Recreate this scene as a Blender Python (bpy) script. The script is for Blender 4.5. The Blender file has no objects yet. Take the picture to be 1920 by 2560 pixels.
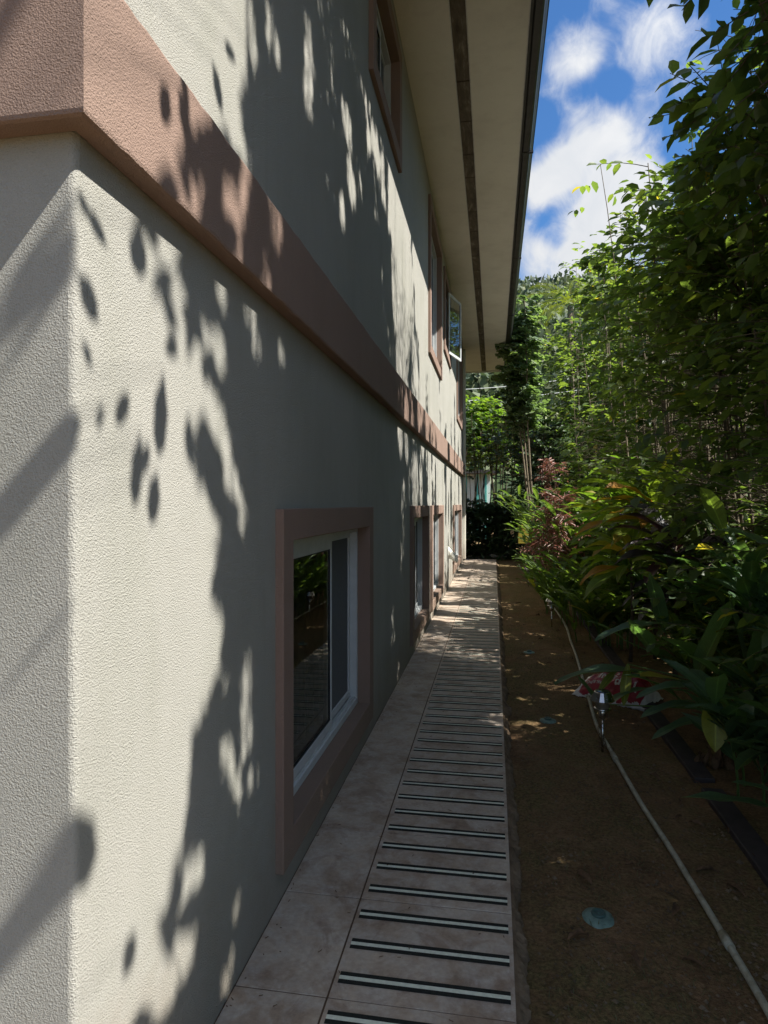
import bpy, math, random
import numpy as np
from mathutils import Vector, Matrix, noise

random.seed(7); rng = np.random.default_rng(7)
scene = bpy.context.scene
COL = scene.collection
R = math.radians

# ------------------------------------------------------------------ camera
F = 1620.0; TH = math.atan(274 / 1620.0); H = 1.4
cd = bpy.data.cameras.new('camera'); cam = bpy.data.objects.new('camera', cd); COL.objects.link(cam)
cd.sensor_fit = 'HORIZONTAL'; cd.sensor_width = 36; cd.lens = F / 1920 * 36
cd.shift_y = -20 / 1920; cd.clip_start = 0.05; cd.clip_end = 3000
cam.location = (0, 0, H); cam.rotation_euler = (R(90), 0, TH)
scene.camera = cam
scene.render.resolution_x = 768; scene.render.resolution_y = 1024

# ------------------------------------------------------------------ sun and sky
S = Vector((1.0, -0.22, 1.18)).normalized()          # towards the sun
sd = bpy.data.lights.new('sun', 'SUN'); sun = bpy.data.objects.new('sun', sd); COL.objects.link(sun)
sd.energy = 4.5; sd.angle = R(0.55); sd.color = (1.0, 0.965, 0.90)
sun.rotation_euler = S.to_track_quat('Z', 'Y').to_euler(); sun.location = (4, -2, 9)
scene.view_settings.view_transform = 'Standard'; scene.view_settings.look = 'None'
scene.view_settings.exposure = 1.38; scene.view_settings.gamma = 1

def pxdir(x, y):
    u = (x - 960) / F; v = (1260 - y) / F
    return Vector((u * math.cos(TH) - math.sin(TH), u * math.sin(TH) + math.cos(TH), v))
def at_x(x, y, X):
    d = pxdir(x, y); t = X / d.x; return Vector((X, d.y * t, H + d.z * t))
def at_z(x, y, Z):
    d = pxdir(x, y); t = (Z - H) / d.z; return Vector((d.x * t, d.y * t, Z))
def at_d(x, y, dep):
    d = pxdir(x, y); return Vector((d.x * dep, d.y * dep, H + d.z * dep))

world = bpy.data.worlds.new('World'); scene.world = world; world.use_nodes = True
nt = world.node_tree; N = nt.nodes; LK = nt.links
for n in list(N): N.remove(n)
def nd(tree, typ, **kw):
    n = tree.nodes.new(typ)
    for k, v in kw.items(): setattr(n, k, v)
    return n
def wm(op, a, b=None, c=None, clamp=False):
    n = nd(nt, 'ShaderNodeMath', operation=op); n.use_clamp = clamp
    for i, v in enumerate((a, b, c)):
        if v is None: continue
        if isinstance(v, (int, float)): n.inputs[i].default_value = v
        else: LK.new(v, n.inputs[i])
    return n.outputs[0]
sky = nd(nt, 'ShaderNodeTexSky', sky_type='NISHITA', sun_disc=False)
sky.sun_elevation = math.asin(S.z); sky.sun_rotation = math.atan2(S.x, S.y)
sky.air_density = 1.3; sky.dust_density = 0.35; sky.ozone_density = 3.0
tc = nd(nt, 'ShaderNodeTexCoord')
def cnoise(scale, detail, rough, dist, stretch=(1, 1, 1)):
    mp = nd(nt, 'ShaderNodeMapping'); mp.inputs['Scale'].default_value = stretch
    LK.new(tc.outputs['Generated'], mp.inputs[0])
    n = nd(nt, 'ShaderNodeTexNoise'); LK.new(mp.outputs[0], n.inputs['Vector'])
    n.inputs['Scale'].default_value = scale; n.inputs['Detail'].default_value = detail
    n.inputs['Roughness'].default_value = rough; n.inputs['Distortion'].default_value = dist
    return n.outputs['Fac']
n1 = cnoise(5.5, 9, 0.62, 0.35, (1, 1, 1.2)); n2 = cnoise(17, 8, 0.6, 0.6, (1.4, 1, 1))
def blob(x, y, r0, amp):
    c = pxdir(x, y).normalized()
    vm = nd(nt, 'ShaderNodeVectorMath', operation='DOT_PRODUCT'); vm.inputs[1].default_value = c
    nv = nd(nt, 'ShaderNodeVectorMath', operation='NORMALIZE'); LK.new(tc.outputs['Generated'], nv.inputs[0])
    LK.new(nv.outputs[0], vm.inputs[0])
    mr = nd(nt, 'ShaderNodeMapRange', interpolation_type='SMOOTHSTEP')
    mr.inputs['From Min'].default_value = math.cos(r0); mr.inputs['From Max'].default_value = math.cos(r0 * 0.15)
    mr.inputs['To Min'].default_value = 0; mr.inputs['To Max'].default_value = amp
    LK.new(vm.outputs['Value'], mr.inputs['Value']); return mr.outputs[0]
blobs = [blob(1490, 450, .115, .52), blob(1360, 430, .06, .30), blob(1400, 650, .10, .50), blob(1580, 570, .10, .46), blob(1500, 320, .045, .18), blob(1400, 200, .075, .20), blob(1545, 15, .10, .24), blob(1420, 70, .05, -.1), blob(1500, 260, .05, -.15),
         blob(1690, 140, .08, .28), blob(1420, 120, .05, .14), blob(1405, 545, .05, -.50), blob(1345, 340, .05, -.30),
         blob(1500, 350, .62, -.34)]
acc = blobs[0]
for b in blobs[1:]: acc = wm('ADD', acc, b)
den = wm('ADD', wm('MULTIPLY', n1, 0.66), wm('MULTIPLY', n2, 0.46))
den = wm('ADD', wm('ADD', den, acc), 0.34)
mr = nd(nt, 'ShaderNodeMapRange', interpolation_type='SMOOTHSTEP'); LK.new(den, mr.inputs['Value'])
mr.inputs['From Min'].default_value = 0.76; mr.inputs['From Max'].default_value = 1.16
cf = mr.outputs[0]
mixc = nd(nt, 'ShaderNodeMix', data_type='RGBA')
tint = nd(nt, 'ShaderNodeMix', data_type='RGBA', blend_type='MULTIPLY'); tint.inputs[0].default_value = 1
LK.new(sky.outputs[0], tint.inputs[6]); tint.inputs[7].default_value = (0.52, 0.86, 1.24, 1)
LK.new(wm('MULTIPLY', cf, 0.96), mixc.inputs[0]); LK.new(tint.outputs[2], mixc.inputs[6])
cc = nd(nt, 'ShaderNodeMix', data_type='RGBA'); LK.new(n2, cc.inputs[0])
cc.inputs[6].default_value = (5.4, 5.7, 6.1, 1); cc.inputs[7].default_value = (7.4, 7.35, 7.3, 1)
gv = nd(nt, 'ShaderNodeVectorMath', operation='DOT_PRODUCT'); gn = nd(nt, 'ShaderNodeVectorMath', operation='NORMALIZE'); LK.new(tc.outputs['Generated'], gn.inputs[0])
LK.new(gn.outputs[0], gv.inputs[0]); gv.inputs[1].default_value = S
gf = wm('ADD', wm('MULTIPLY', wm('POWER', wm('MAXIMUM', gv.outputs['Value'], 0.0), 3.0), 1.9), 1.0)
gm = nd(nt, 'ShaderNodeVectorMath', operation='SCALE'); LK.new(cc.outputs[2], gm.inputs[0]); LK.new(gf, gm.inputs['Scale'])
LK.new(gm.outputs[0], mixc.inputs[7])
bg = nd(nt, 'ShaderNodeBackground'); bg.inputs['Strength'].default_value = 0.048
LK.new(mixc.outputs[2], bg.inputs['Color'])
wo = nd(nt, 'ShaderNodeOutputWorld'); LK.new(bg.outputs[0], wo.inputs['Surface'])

# ------------------------------------------------------------------ helpers
def tag(o, label=None, cat=None, group=None, kind=None):
    if label: o['label'] = label
    if cat: o['category'] = cat
    if group: o['group'] = group
    if kind: o['kind'] = kind
    return o
def empty(name, loc, label, cat, group=None):
    o = bpy.data.objects.new(name, None); COL.objects.link(o); o.location = loc
    o.empty_display_size = 0.1
    return tag(o, label, cat, group)
def copy_tree(o, parent=None):
    c = o.copy(); COL.objects.link(c)
    if parent: c.parent = parent
    for ch in [x for x in bpy.data.objects if x.parent == o]: copy_tree(ch, c)
    return c

class MB:
    def __init__(s): s.v = []; s.f = []; s.m = []; s.sm = []
    def face(s, idx, mat=0, smooth=False): s.f.append(idx); s.m.append(mat); s.sm.append(smooth)
    def quad(s, a, b, c, d, mat=0, smooth=False):
        n = len(s.v); s.v += [tuple(a), tuple(b), tuple(c), tuple(d)]; s.face((n, n + 1, n + 2, n + 3), mat, smooth)
    def box(s, x0, x1, y0, y1, z0, z1, mat=0):
        n = len(s.v)
        s.v += [(x, y, z) for x in (x0, x1) for y in (y0, y1) for z in (z0, z1)]
        for q in ((0, 1, 3, 2), (4, 6, 7, 5), (0, 4, 5, 1), (2, 3, 7, 6), (0, 2, 6, 4), (1, 5, 7, 3)):
            s.face(tuple(n + i for i in q), mat)
    def tube(s, pts, rad, n=8, mat=0, cap=True):
        pts = [Vector(p) for p in pts]; k = len(pts)
        if isinstance(rad, (int, float)): rad = [rad] * k
        base = len(s.v)
        for i, p in enumerate(pts):
            t = (pts[min(i + 1, k - 1)] - pts[max(i - 1, 0)])
            if t.length < 1e-9: t = Vector((0, 0, 1))
            t.normalize(); a = t.cross(Vector((0.31, 0.87, 0.17)) if abs(t.y) < 0.8 else Vector((1, 0, 0.1))); a.normalize(); b = t.cross(a)
            for j in range(n):
                w = 2 * math.pi * j / n; s.v.append(tuple(p + (a * math.cos(w) + b * math.sin(w)) * rad[i]))
        for i in range(k - 1):
            for j in range(n):
                a0 = base + i * n + j; a1 = base + i * n + (j + 1) % n
                s.face((a0, a1, a1 + n, a0 + n), mat, True)
        if cap:
            s.face(tuple(base + j for j in range(n))[::-1], mat); s.face(tuple(base + (k - 1) * n + j for j in range(n)), mat)
    def lathe(s, prof, c=(0, 0, 0), n=24, mat=0, smooth=True):
        base = len(s.v)
        for r, z in prof:
            for j in range(n):
                w = 2 * math.pi * j / n; s.v.append((c[0] + r * math.cos(w), c[1] + r * math.sin(w), c[2] + z))
        for i in range(len(prof) - 1):
            for j in range(n):
                a0 = base + i * n + j; a1 = base + i * n + (j + 1) % n
                s.face((a0, a1, a1 + n, a0 + n), mat, smooth)
        s.face(tuple(base + j for j in range(n))[::-1], mat); s.face(tuple(base + (len(prof) - 1) * n + j for j in range(n)), mat)
    def ring(s, y0, y1, z0, z1, w, xb, xf, mat=0, wb=None, wt=None):     # picture-frame ring in a wall plane (normal X)
        wb = w if wb is None else wb; wt = w if wt is None else wt
        O = [(y0, z0), (y1, z0), (y1, z1), (y0, z1)]; I = [(y0 + w, z0 + wb), (y1 - w, z0 + wb), (y1 - w, z1 - wt), (y0 + w, z1 - wt)]
        n = len(s.v)
        for x in (xb, xf):
            for L in (O, I):
                s.v += [(x, a, b) for a, b in L]
        for i in range(4):
            j = (i + 1) % 4
            s.face((n + 8 + i, n + 8 + j, n + 12 + j, n + 12 + i), mat)      # front
            s.face((n + i, n + j, n + 8 + j, n + 8 + i), mat)                # outer
            s.face((n + 4 + j, n + 4 + i, n + 12 + i, n + 12 + j), mat)      # inner
            s.face((n + j, n + i, n + 4 + i, n + 4 + j), mat)                # back
    def build(s, name, mats, parent=None, bevel=0):
        me = bpy.data.meshes.new(name); me.from_pydata(s.v, [], s.f)
        if not isinstance(mats, (list, tuple)): mats = [mats]
        for m in mats: me.materials.append(m)
        me.polygons.foreach_set('material_index', s.m); me.polygons.foreach_set('use_smooth', s.sm)
        me.update()
        o = bpy.data.objects.new(name, me); COL.objects.link(o)
        if parent: o.parent = parent
        if bevel:
            md = o.modifiers.new('bevel', 'BEVEL'); md.width = bevel; md.segments = 2; md.limit_method = 'ANGLE'
        return o

# ------------------------------------------------------------------ materials
class Mt:
    def __init__(s, name, rough=0.8, spec=0.3):
        s.m = bpy.data.materials.new(name); s.m.use_nodes = True; s.t = s.m.node_tree
        s.b = s.t.nodes['Principled BSDF']; s.b.inputs['Roughness'].default_value = rough
        s.b.inputs['Specular IOR Level'].default_value = spec
        s.tc = nd(s.t, 'ShaderNodeTexCoord')
    def link(s, a, b): s.t.links.new(a, b)
    def noise(s, scale, detail=4, rough=0.55, dist=0, stretch=None):
        n = nd(s.t, 'ShaderNodeTexNoise'); src = s.tc.outputs['Object']
        if stretch:
            mp = nd(s.t, 'ShaderNodeMapping'); mp.inputs['Scale'].default_value = stretch; s.link(src, mp.inputs[0]); src = mp.outputs[0]
        s.link(src, n.inputs['Vector']); n.inputs['Scale'].default_value = scale; n.inputs['Detail'].default_value = detail
        n.inputs['Roughness'].default_value = rough; n.inputs['Distortion'].default_value = dist
        return n.outputs['Fac']
    def ramp(s, fac, stops):
        r = nd(s.t, 'ShaderNodeValToRGB'); s.link(fac, r.inputs[0]); e = r.color_ramp.elements
        e[0].position = stops[0][0]; e[0].color = (*stops[0][1], 1); e[1].position = stops[-1][0]; e[1].color = (*stops[-1][1], 1)
        for p, c in stops[1:-1]:
            q = e.new(p); q.color = (*c, 1)
        return r.outputs[0]
    def mix(s, fac, a, b, mode='MIX'):
        n = nd(s.t, 'ShaderNodeMix', data_type='RGBA', blend_type=mode)
        for v, i in ((fac, 0), (a, 6), (b, 7)):
            if isinstance(v, (int, float)): n.inputs[i].default_value = v
            elif isinstance(v, tuple): n.inputs[i].default_value = (*v, 1)
            else: s.link(v, n.inputs[i])
        return n.outputs[2]
    def math(s, op, a, b=None):
        n = nd(s.t, 'ShaderNodeMath', operation=op)
        for i, v in enumerate((a, b)):
            if v is None: continue
            if isinstance(v, (int, float)): n.inputs[i].default_value = v
            else: s.link(v, n.inputs[i])
        return n.outputs[0]
    def color(s, c):
        if isinstance(c, tuple): s.b.inputs['Base Color'].default_value = (*c, 1)
        else: s.link(c, s.b.inputs['Base Color'])
    def bump(s, h, strength, dist):
        b = nd(s.t, 'ShaderNodeBump'); b.inputs['Strength'].default_value = strength; b.inputs['Distance'].default_value = dist
        s.link(h, b.inputs['Height']); s.link(b.outputs[0], s.b.inputs['Normal'])
def stucco(name, c1, c2, c3, grain=460, dist=0.0028, green=0.5):
    m = Mt(name, 0.92, 0.15)
    base = m.mix(m.ramp(m.noise(1.3, 6, .6), [(.35, (0, 0, 0)), (.7, (1, 1, 1))]), c1, c2)
    stain = m.ramp(m.noise(2.2, 7, .65, .3, (1, 1, .35)), [(.48, (0, 0, 0)), (.75, (1, 1, 1))])
    base = m.mix(m.math('MULTIPLY', stain, green), base, c3)
    g1 = m.noise(grain, 3, .6); g2 = m.noise(grain * .42, 2, .5)
    vo = nd(m.t, 'ShaderNodeTexVoronoi'); vo.inputs['Scale'].default_value = grain * .55; m.link(m.tc.outputs['Object'], vo.inputs['Vector'])
    h = m.math('ADD', m.math('ADD', g1, m.math('MULTIPLY', g2, .9)), m.math('MULTIPLY', vo.outputs['Distance'], .6))
    base = m.mix(.16, base, m.ramp(g1, [(.3, (.25, .25, .25)), (.65, (1, 1, 1))]), 'MULTIPLY')
    sx = nd(m.t, 'ShaderNodeSeparateXYZ'); m.link(m.tc.outputs['Object'], sx.inputs[0])
    dirt = nd(m.t, 'ShaderNodeMapRange'); m.link(m.math('ADD', sx.outputs[2], m.math('MULTIPLY', m.noise(6, 6, .7), -.5)), dirt.inputs['Value'])
    dirt.inputs['From Min'].default_value = .20; dirt.inputs['From Max'].default_value = -.22
    base = m.mix(m.math('MULTIPLY', dirt.outputs[0], .55), base, (.20, .15, .105))
    st = m.ramp(m.noise(5, 6, .7, .2, (1, 2.2, .12)), [(.55, (0, 0, 0)), (.72, (1, 1, 1))])
    base = m.mix(m.math('MULTIPLY', st, .22), base, c3)
    m.color(base)
    lo = m.noise(14, 4, .6)
    h = m.math('ADD', h, m.math('MULTIPLY', lo, .45))
    m.bump(h, 1.0, dist)
    return m.m
M = {}
M['wall'] = stucco('stucco_sage', (.362, .35, .31), (.328, .32, .281), (.255, .255, .205))
M['band'] = stucco('stucco_terracotta', (.29, .202, .160), (.262, .18, .142), (.212, .155, .118), green=.4)
M['soffit'] = stucco('stucco_soffit', (.80, .765, .67), (.74, .70, .61), (.56, .52, .44), dist=.0012)
def simple(name, c, rough=.6, spec=.4, metal=0, var=.12, scale=14, bump=0):
    m = Mt(name, rough, spec); m.b.inputs['Metallic'].default_value = metal
    d = tuple(x * (1 - var * 2.2) for x in c)
    n = m.noise(scale, 6, .6); m.color(m.mix(m.ramp(n, [(.35, (0, 0, 0)), (.7, (1, 1, 1))]), c, d))
    r = m.math('ADD', m.math('MULTIPLY', n, .2), rough - .1); m.link(r, m.b.inputs['Roughness'])
    if bump: m.bump(m.noise(scale * 6, 4), .8, bump)
    return m.m
M['alu'] = simple('white_aluminium', (.50, .52, .52), .38, .5, 0, .06)
M['gasket'] = simple('black_gasket', (.02, .02, .02), .6)
M['screen'] = simple('insect_screen', (.12, .125, .13), .75, .2, 0, .05, 60)
M['curtain'] = simple('grey_curtain', (.34, .33, .30), .95, .1)
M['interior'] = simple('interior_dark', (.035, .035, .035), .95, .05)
M['gutter'] = simple('black_gutter', (.030, .028, .027), .42, .5, 0, .25, 9)
M['flash'] = simple('white_flashing', (.62, .6, .55), .6)
M['concrete'] = simple('rough_mortar', (.22, .155, .10), .95, .1, 0, .25, 12, .006)
M['cane'] = simple('pale_cane_bark', (.20, .165, .115), .85, .15, 0, .25, 25, .002)
M['trunk'] = simple('brown_bark', (.14, .11, .08), .9, .15, 0, .25, 20, .003)
M['edging'] = simple('dark_edging', (.055, .045, .045), .6, .3, 0, .2, 10)
M['cable'] = simple('black_cable', (.02, .02, .02), .6)
M['wire'] = simple('pale_wire', (.45, .47, .45), .5)
M['cloth'] = simple('white_cloth', (.72, .70, .63), .9, .1, 0, .12, 30)
M['deadleaf'] = simple('dry_leaf', (.17, .10, .055), .8, .2, 0, .3, 30)
M['palewall'] = simple('pale_wall', (.62, .64, .62), .8, .2, 0, .05)
M['teal'] = simple('teal_paint', (.10, .38, .34), .6, .3)
M['yellow'] = simple('yellow_sign', (.42, .33, .05), .6, .3, 0, .15)
M['black_roof'] = simple('dark_roof', (.05, .045, .04), .8)
M['steel'] = simple('brushed_steel', (.58, .57, .55), .24, .5, 1, .08, 30)
M['solar'] = simple('solar_cell', (.015, .018, .03), .12, .6, 0, .1)
M['lens'] = simple('amber_lens', (.16, .14, .10), .25, .5)
M['sprink'] = simple('teal_plastic', (.17, .26, .22), .6, .3, 0, .2, 40)
M['sprinkd'] = simple('dark_teal_plastic', (.05, .10, .09), .5, .4)
M['plasw'] = simple('white_film', (.62, .58, .54), .35, .5, 0, .12, 18)
M['plasr'] = simple('red_film', (.34, .025, .04), .32, .5, 0, .2, 18)
m = Mt('pvc_pipe', .55, .35); n = m.noise(30, 6, .65, .3, (1, 1, 1))
m.color(m.ramp(n, [(.3, (.20, .18, .12)), (.5, (.34, .32, .24)), (.7, (.42, .41, .33))])); M['pvc'] = m.m
# vent: brown perforated strip with rubbed patches
m = Mt('vent_mesh', .75, .2); n = m.noise(5, 7, .7, .4, (3, .6, 1))
m.color(m.ramp(n, [(.3, (.07, .055, .042)), (.55, (.16, .13, .095)), (.72, (.36, .32, .26))]))
wv = nd(m.t, 'ShaderNodeTexWave'); wv.inputs['Scale'].default_value = 60; m.link(m.tc.outputs['Object'], wv.inputs[0]); m.bump(wv.outputs[1], .5, .003); M['vent'] = m.m
# tile
m = Mt('ceramic_tile', .62, .35)
a = m.noise(3.1, 8, .68, .6); b = m.noise(11, 7, .7, .4); c = m.noise(60, 4, .6)
col = m.ramp(a, [(.30, (.22, .148, .10)), (.45, (.36, .27, .195)), (.58, (.47, .375, .285)), (.74, (.56, .47, .37))])
col = m.mix(m.ramp(b, [(.42, (0, 0, 0)), (.70, (1, 1, 1))]), col, (.50, .44, .375))
col = m.mix(m.math('MULTIPLY', m.ramp(m.noise(6.5, 8, .7, .8), [(.52, (0, 0, 0)), (.64, (1, 1, 1))]), .6), col, (.25, .165, .115))
col = m.mix(.35, col, m.ramp(c, [(.35, (.5, .5, .5)), (.65, (1, 1, 1))]), 'MULTIPLY')
m.color(col); m.bump(m.math('ADD', b, m.math('MULTIPLY', c, .3)), .35, .002)
m.link(m.ramp(b, [(.3, (.55, .55, .55)), (.7, (.75, .75, .75))]), m.b.inputs['Roughness']); M['tile'] = m.m
M['grout'] = simple('grout', (.13, .085, .055), .95, .1, 0, .2, 30)
M['gripdark'] = simple('grip_tape_black', (.022, .024, .020), .85, .25, 0, .2, 90, .0008)
M['gripline'] = simple('grip_tape_cream', (.72, .74, .60), .6, .3, 0, .1, 60)
# soil
m = Mt('mossy_soil', .97, .08)
a = m.noise(1.4, 8, .62, .4); b = m.noise(7, 8, .7); c = m.noise(70, 5, .65); d = m.noise(22, 6, .7)
col = m.ramp(b, [(.32, (.12, .075, .043)), (.5, (.195, .118, .064)), (.68, (.265, .165, .092))])
moss = m.math('MULTIPLY', m.ramp(a, [(.36, (0, 0, 0)), (.56, (1, 1, 1))]), m.ramp(d, [(.38, (.25, .25, .25)), (.60, (1, 1, 1))]))
col = m.mix(moss, col, m.ramp(c, [(.3, (.10, .083, .038)), (.7, (.195, .158, .070))]))
col = m.mix(.5, col, m.ramp(c, [(.32, (.35, .35, .35)), (.62, (1.25, 1.2, 1.15))]), 'MULTIPLY')
m.color(col); m.bump(m.math('ADD', m.math('MULTIPLY', d, 1.2), c), 1.0, .012); M['soil'] = m.m

def leafmat(name, stops, trans=.35, rough=.42, tcol=(1.6, 1.9, .7), scale=60, spec=.5, veins=0):
    m = Mt(name, rough, spec)
    at = nd(m.t, 'ShaderNodeAttribute'); at.attribute_name = 'tint'
    col = m.ramp(at.outputs['Fac'], stops)
    col = m.mix(.30, col, m.ramp(m.noise(scale, 3), [(.3, (.5, .5, .5)), (.7, (1.2, 1.2, 1.2))]), 'MULTIPLY')
    if veins:
        au = nd(m.t, 'ShaderNodeAttribute'); au.attribute_name = 'across'
        mid = m.ramp(m.math('ABSOLUTE', au.outputs['Fac']), [(0.0, (1, 1, 1)), (.10, (0, 0, 0))])
        col = m.mix(m.math('MULTIPLY', mid, .55), col, m.mix(1.0, col, (2.6, 2.6, 2.6), 'MULTIPLY'))
        al = nd(m.t, 'ShaderNodeAttribute'); al.attribute_name = 'along'
        w = m.math('SINE', m.math('MULTIPLY', m.math('SUBTRACT', al.outputs['Fac'], m.math('MULTIPLY', m.math('ABSOLUTE', au.outputs['Fac']), .12)), 190.0))
        col = m.mix(m.math('MULTIPLY', m.ramp(w, [(.5, (0, 0, 0)), (1, (1, 1, 1))]), .18), col, m.mix(1.0, col, (1.6, 1.6, 1.6), 'MULTIPLY'))
        m.bump(w, .25, .002)
    m.color(col)
    tr = nd(m.t, 'ShaderNodeBsdfTranslucent'); m.link(m.mix(1.0, col, tcol, 'MULTIPLY'), tr.inputs[0])
    mx = nd(m.t, 'ShaderNodeMixShader'); mx.inputs[0].default_value = trans
    m.link(m.b.outputs[0], mx.inputs[1]); m.link(tr.outputs[0], mx.inputs[2])
    m.link(mx.outputs[0], m.t.nodes['Material Output'].inputs['Surface'])
    return m.m
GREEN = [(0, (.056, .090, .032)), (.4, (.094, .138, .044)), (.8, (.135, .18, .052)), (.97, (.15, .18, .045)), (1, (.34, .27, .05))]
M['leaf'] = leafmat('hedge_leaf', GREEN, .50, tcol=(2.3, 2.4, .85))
M['leafb'] = leafmat('round_leaf', [(0, (.11, .16, .09)), (.6, (.17, .225, .13)), (1, (.24, .29, .13))], .38, .26, spec=.9)
M['leafy'] = leafmat('bright_leaf', [(0, (.06, .11, .02)), (.6, (.10, .17, .025)), (1, (.20, .25, .04))], .50, tcol=(2.0, 2.2, .8))
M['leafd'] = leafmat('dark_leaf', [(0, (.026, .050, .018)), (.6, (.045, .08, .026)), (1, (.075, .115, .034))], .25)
M['ti'] = leafmat('ti_leaf', [(0, (.09, .16, .03)), (.5, (.15, .22, .035)), (.85, (.24, .27, .05)), (1, (.40, .20, .04))], .45, .38, veins=1)
M['tidark'] = leafmat('purple_leaf', [(0, (.018, .020, .020)), (.6, (.035, .028, .03)), (1, (.07, .03, .03))], .15, .35, (2, 1, .9), veins=1)
M['ginger'] = leafmat('ginger_leaf', [(0, (.055, .090, .030)), (.6, (.090, .13, .038)), (.93, (.14, .17, .045)), (1, (.30, .26, .05))], .42, .40, (2.2, 2.5, .8), veins=1)
M['broad'] = leafmat('broad_leaf', [(0, (.060, .11, .060)), (.6, (.085, .145, .070)), (.92, (.12, .18, .06)), (1, (.28, .25, .04))], .38, .36, (2.2, 2.5, .8), veins=1)
M['yleaf'] = leafmat('yellowing_leaf', [(0, (.16, .20, .03)), (1, (.34, .30, .04))], .3, .4, veins=1)
M['croton'] = leafmat('red_leaf', [(0, (.12, .075, .05)), (.5, (.26, .12, .09)), (1, (.46, .30, .26))], .25, .38, (1.5, 1.1, .9))
M['moss'] = leafmat('moss_blade', [(0, (.05, .055, .02)), (1, (.12, .11, .05))], .3, .7)
m = Mt('window_glass', .03, .5)
gl = nd(m.t, 'ShaderNodeBsdfGlossy'); gl.inputs['Roughness'].default_value = .015; gl.inputs['Color'].default_value = (.85, .9, .9, 1)
tp = nd(m.t, 'ShaderNodeBsdfTransparent'); tp.inputs['Color'].default_value = (.70, .73, .71, 1)
fr = nd(m.t, 'ShaderNodeFresnel'); fr.inputs['IOR'].default_value = 2.3
mx = nd(m.t, 'ShaderNodeMixShader'); m.link(fr.outputs[0], mx.inputs[0]); m.link(tp.outputs[0], mx.inputs[1]); m.link(gl.outputs[0], mx.inputs[2])
m.link(mx.outputs[0], m.t.nodes['Material Output'].inputs['Surface']); M['glass'] = m.m

# ------------------------------------------------------------------ foliage builders
TV = np.array([(0, 0, 0), (.30, .42, .05), (.32, 0, -.02), (.30, -.42, .05), (.68, .36, .02), (.70, 0, -.05), (.68, -.36, .02), (1.0, 0, -.16)])
TF = np.array([(0, 2, 1, 1), (0, 3, 2, 2), (1, 2, 5, 4), (2, 3, 6, 5), (4, 5, 7, 7), (5, 6, 7, 7)])
TRI = [(0, 2, 1), (0, 3, 2), (4, 5, 7), (5, 6, 7)]; QU = [(1, 2, 5, 4), (2, 3, 6, 5)]
HV = np.array([(0, 0, 0), (-.10, .38, .03), (.30, .55, .04), (.34, 0, -.03), (.30, -.55, .04), (-.10, -.38, .03), (.75, .28, 0), (.75, -.28, 0), (1.0, 0, -.1)])
HT = [(0, 2, 1), (0, 5, 4), (6, 8, 3), (3, 8, 7)]; HQ = [(0, 3, 2, 2), (0, 4, 3, 3), (2, 3, 6, 6), (3, 4, 7, 7)]
class Leaves:
    def __init__(s): s.p = []; s.d = []; s.n = []; s.l = []; s.w = []; s.t = []
    def add(s, p, d, n, l, w, t):
        s.p.append(p); s.d.append(d); s.n.append(n); s.l.append(l); s.w.append(w); s.t.append(t)
    def build(s, name, mat, parent, heart=False, simple=False):
        if heart: V0 = HV; faces = [f for f in HT] + [f[:3] for f in HQ]
        elif simple: V0 = np.array([(0, 0, 0), (.45, .42, .04), (.45, -.42, .04), (1, 0, -.1)]); faces = [(0, 2, 1), (1, 2, 3)]
        else: V0 = TV; faces = TRI + QU
        P = np.array(s.p, dtype=float); D = np.array(s.d, dtype=float); Nn = np.array(s.n, dtype=float)
        L = np.array(s.l)[:, None]; W = np.array(s.w)[:, None]
        D /= np.linalg.norm(D, axis=1, keepdims=True) + 1e-9
        Sx = np.cross(Nn, D); Sx /= np.linalg.norm(Sx, axis=1, keepdims=True) + 1e-9
        Nn = np.cross(D, Sx)
        k = len(P); nv = len(V0)
        V = P[:, None, :] + D[:, None, :] * (V0[:, 0][None, :, None] * L[:, :, None]) \
            + Sx[:, None, :] * (V0[:, 1][None, :, None] * W[:, :, None]) + Nn[:, None, :] * (V0[:, 2][None, :, None] * L[:, :, None])
        V = V.reshape(-1, 3)
        idx = []; lt = []
        sizes = [len(f) for f in faces]; flat = np.array([i for f in faces for i in f])
        allidx = (flat[None, :] + (np.arange(k) * nv)[:, None]).reshape(-1)
        tot = np.tile(np.array(sizes), k); start = np.concatenate(([0], np.cumsum(tot)[:-1]))
        me = bpy.data.meshes.new(name); me.vertices.add(len(V)); me.vertices.foreach_set('co', V.astype(np.float32).ravel())
        me.loops.add(len(allidx)); me.loops.foreach_set('vertex_index', allidx.astype(np.int32))
        me.polygons.add(len(tot)); me.polygons.foreach_set('loop_start', start.astype(np.int32)); me.polygons.foreach_set('loop_total', tot.astype(np.int32))
        me.polygons.foreach_set('use_smooth', np.ones(len(tot), dtype=bool))
        me.update(calc_edges=True)
        at = me.attributes.new('tint', 'FLOAT', 'POINT'); at.data.foreach_set('value', np.repeat(np.array(s.t, dtype=np.float32), nv))
        me.materials.append(mat)
        o = bpy.data.objects.new(name, me); COL.objects.link(o); o.parent = parent
        return o

WX = -0.745
def proj(p):
    t = (p[0] - WX); return p[1] + 0.22 * t, p[2] - 1.18 * t
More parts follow.
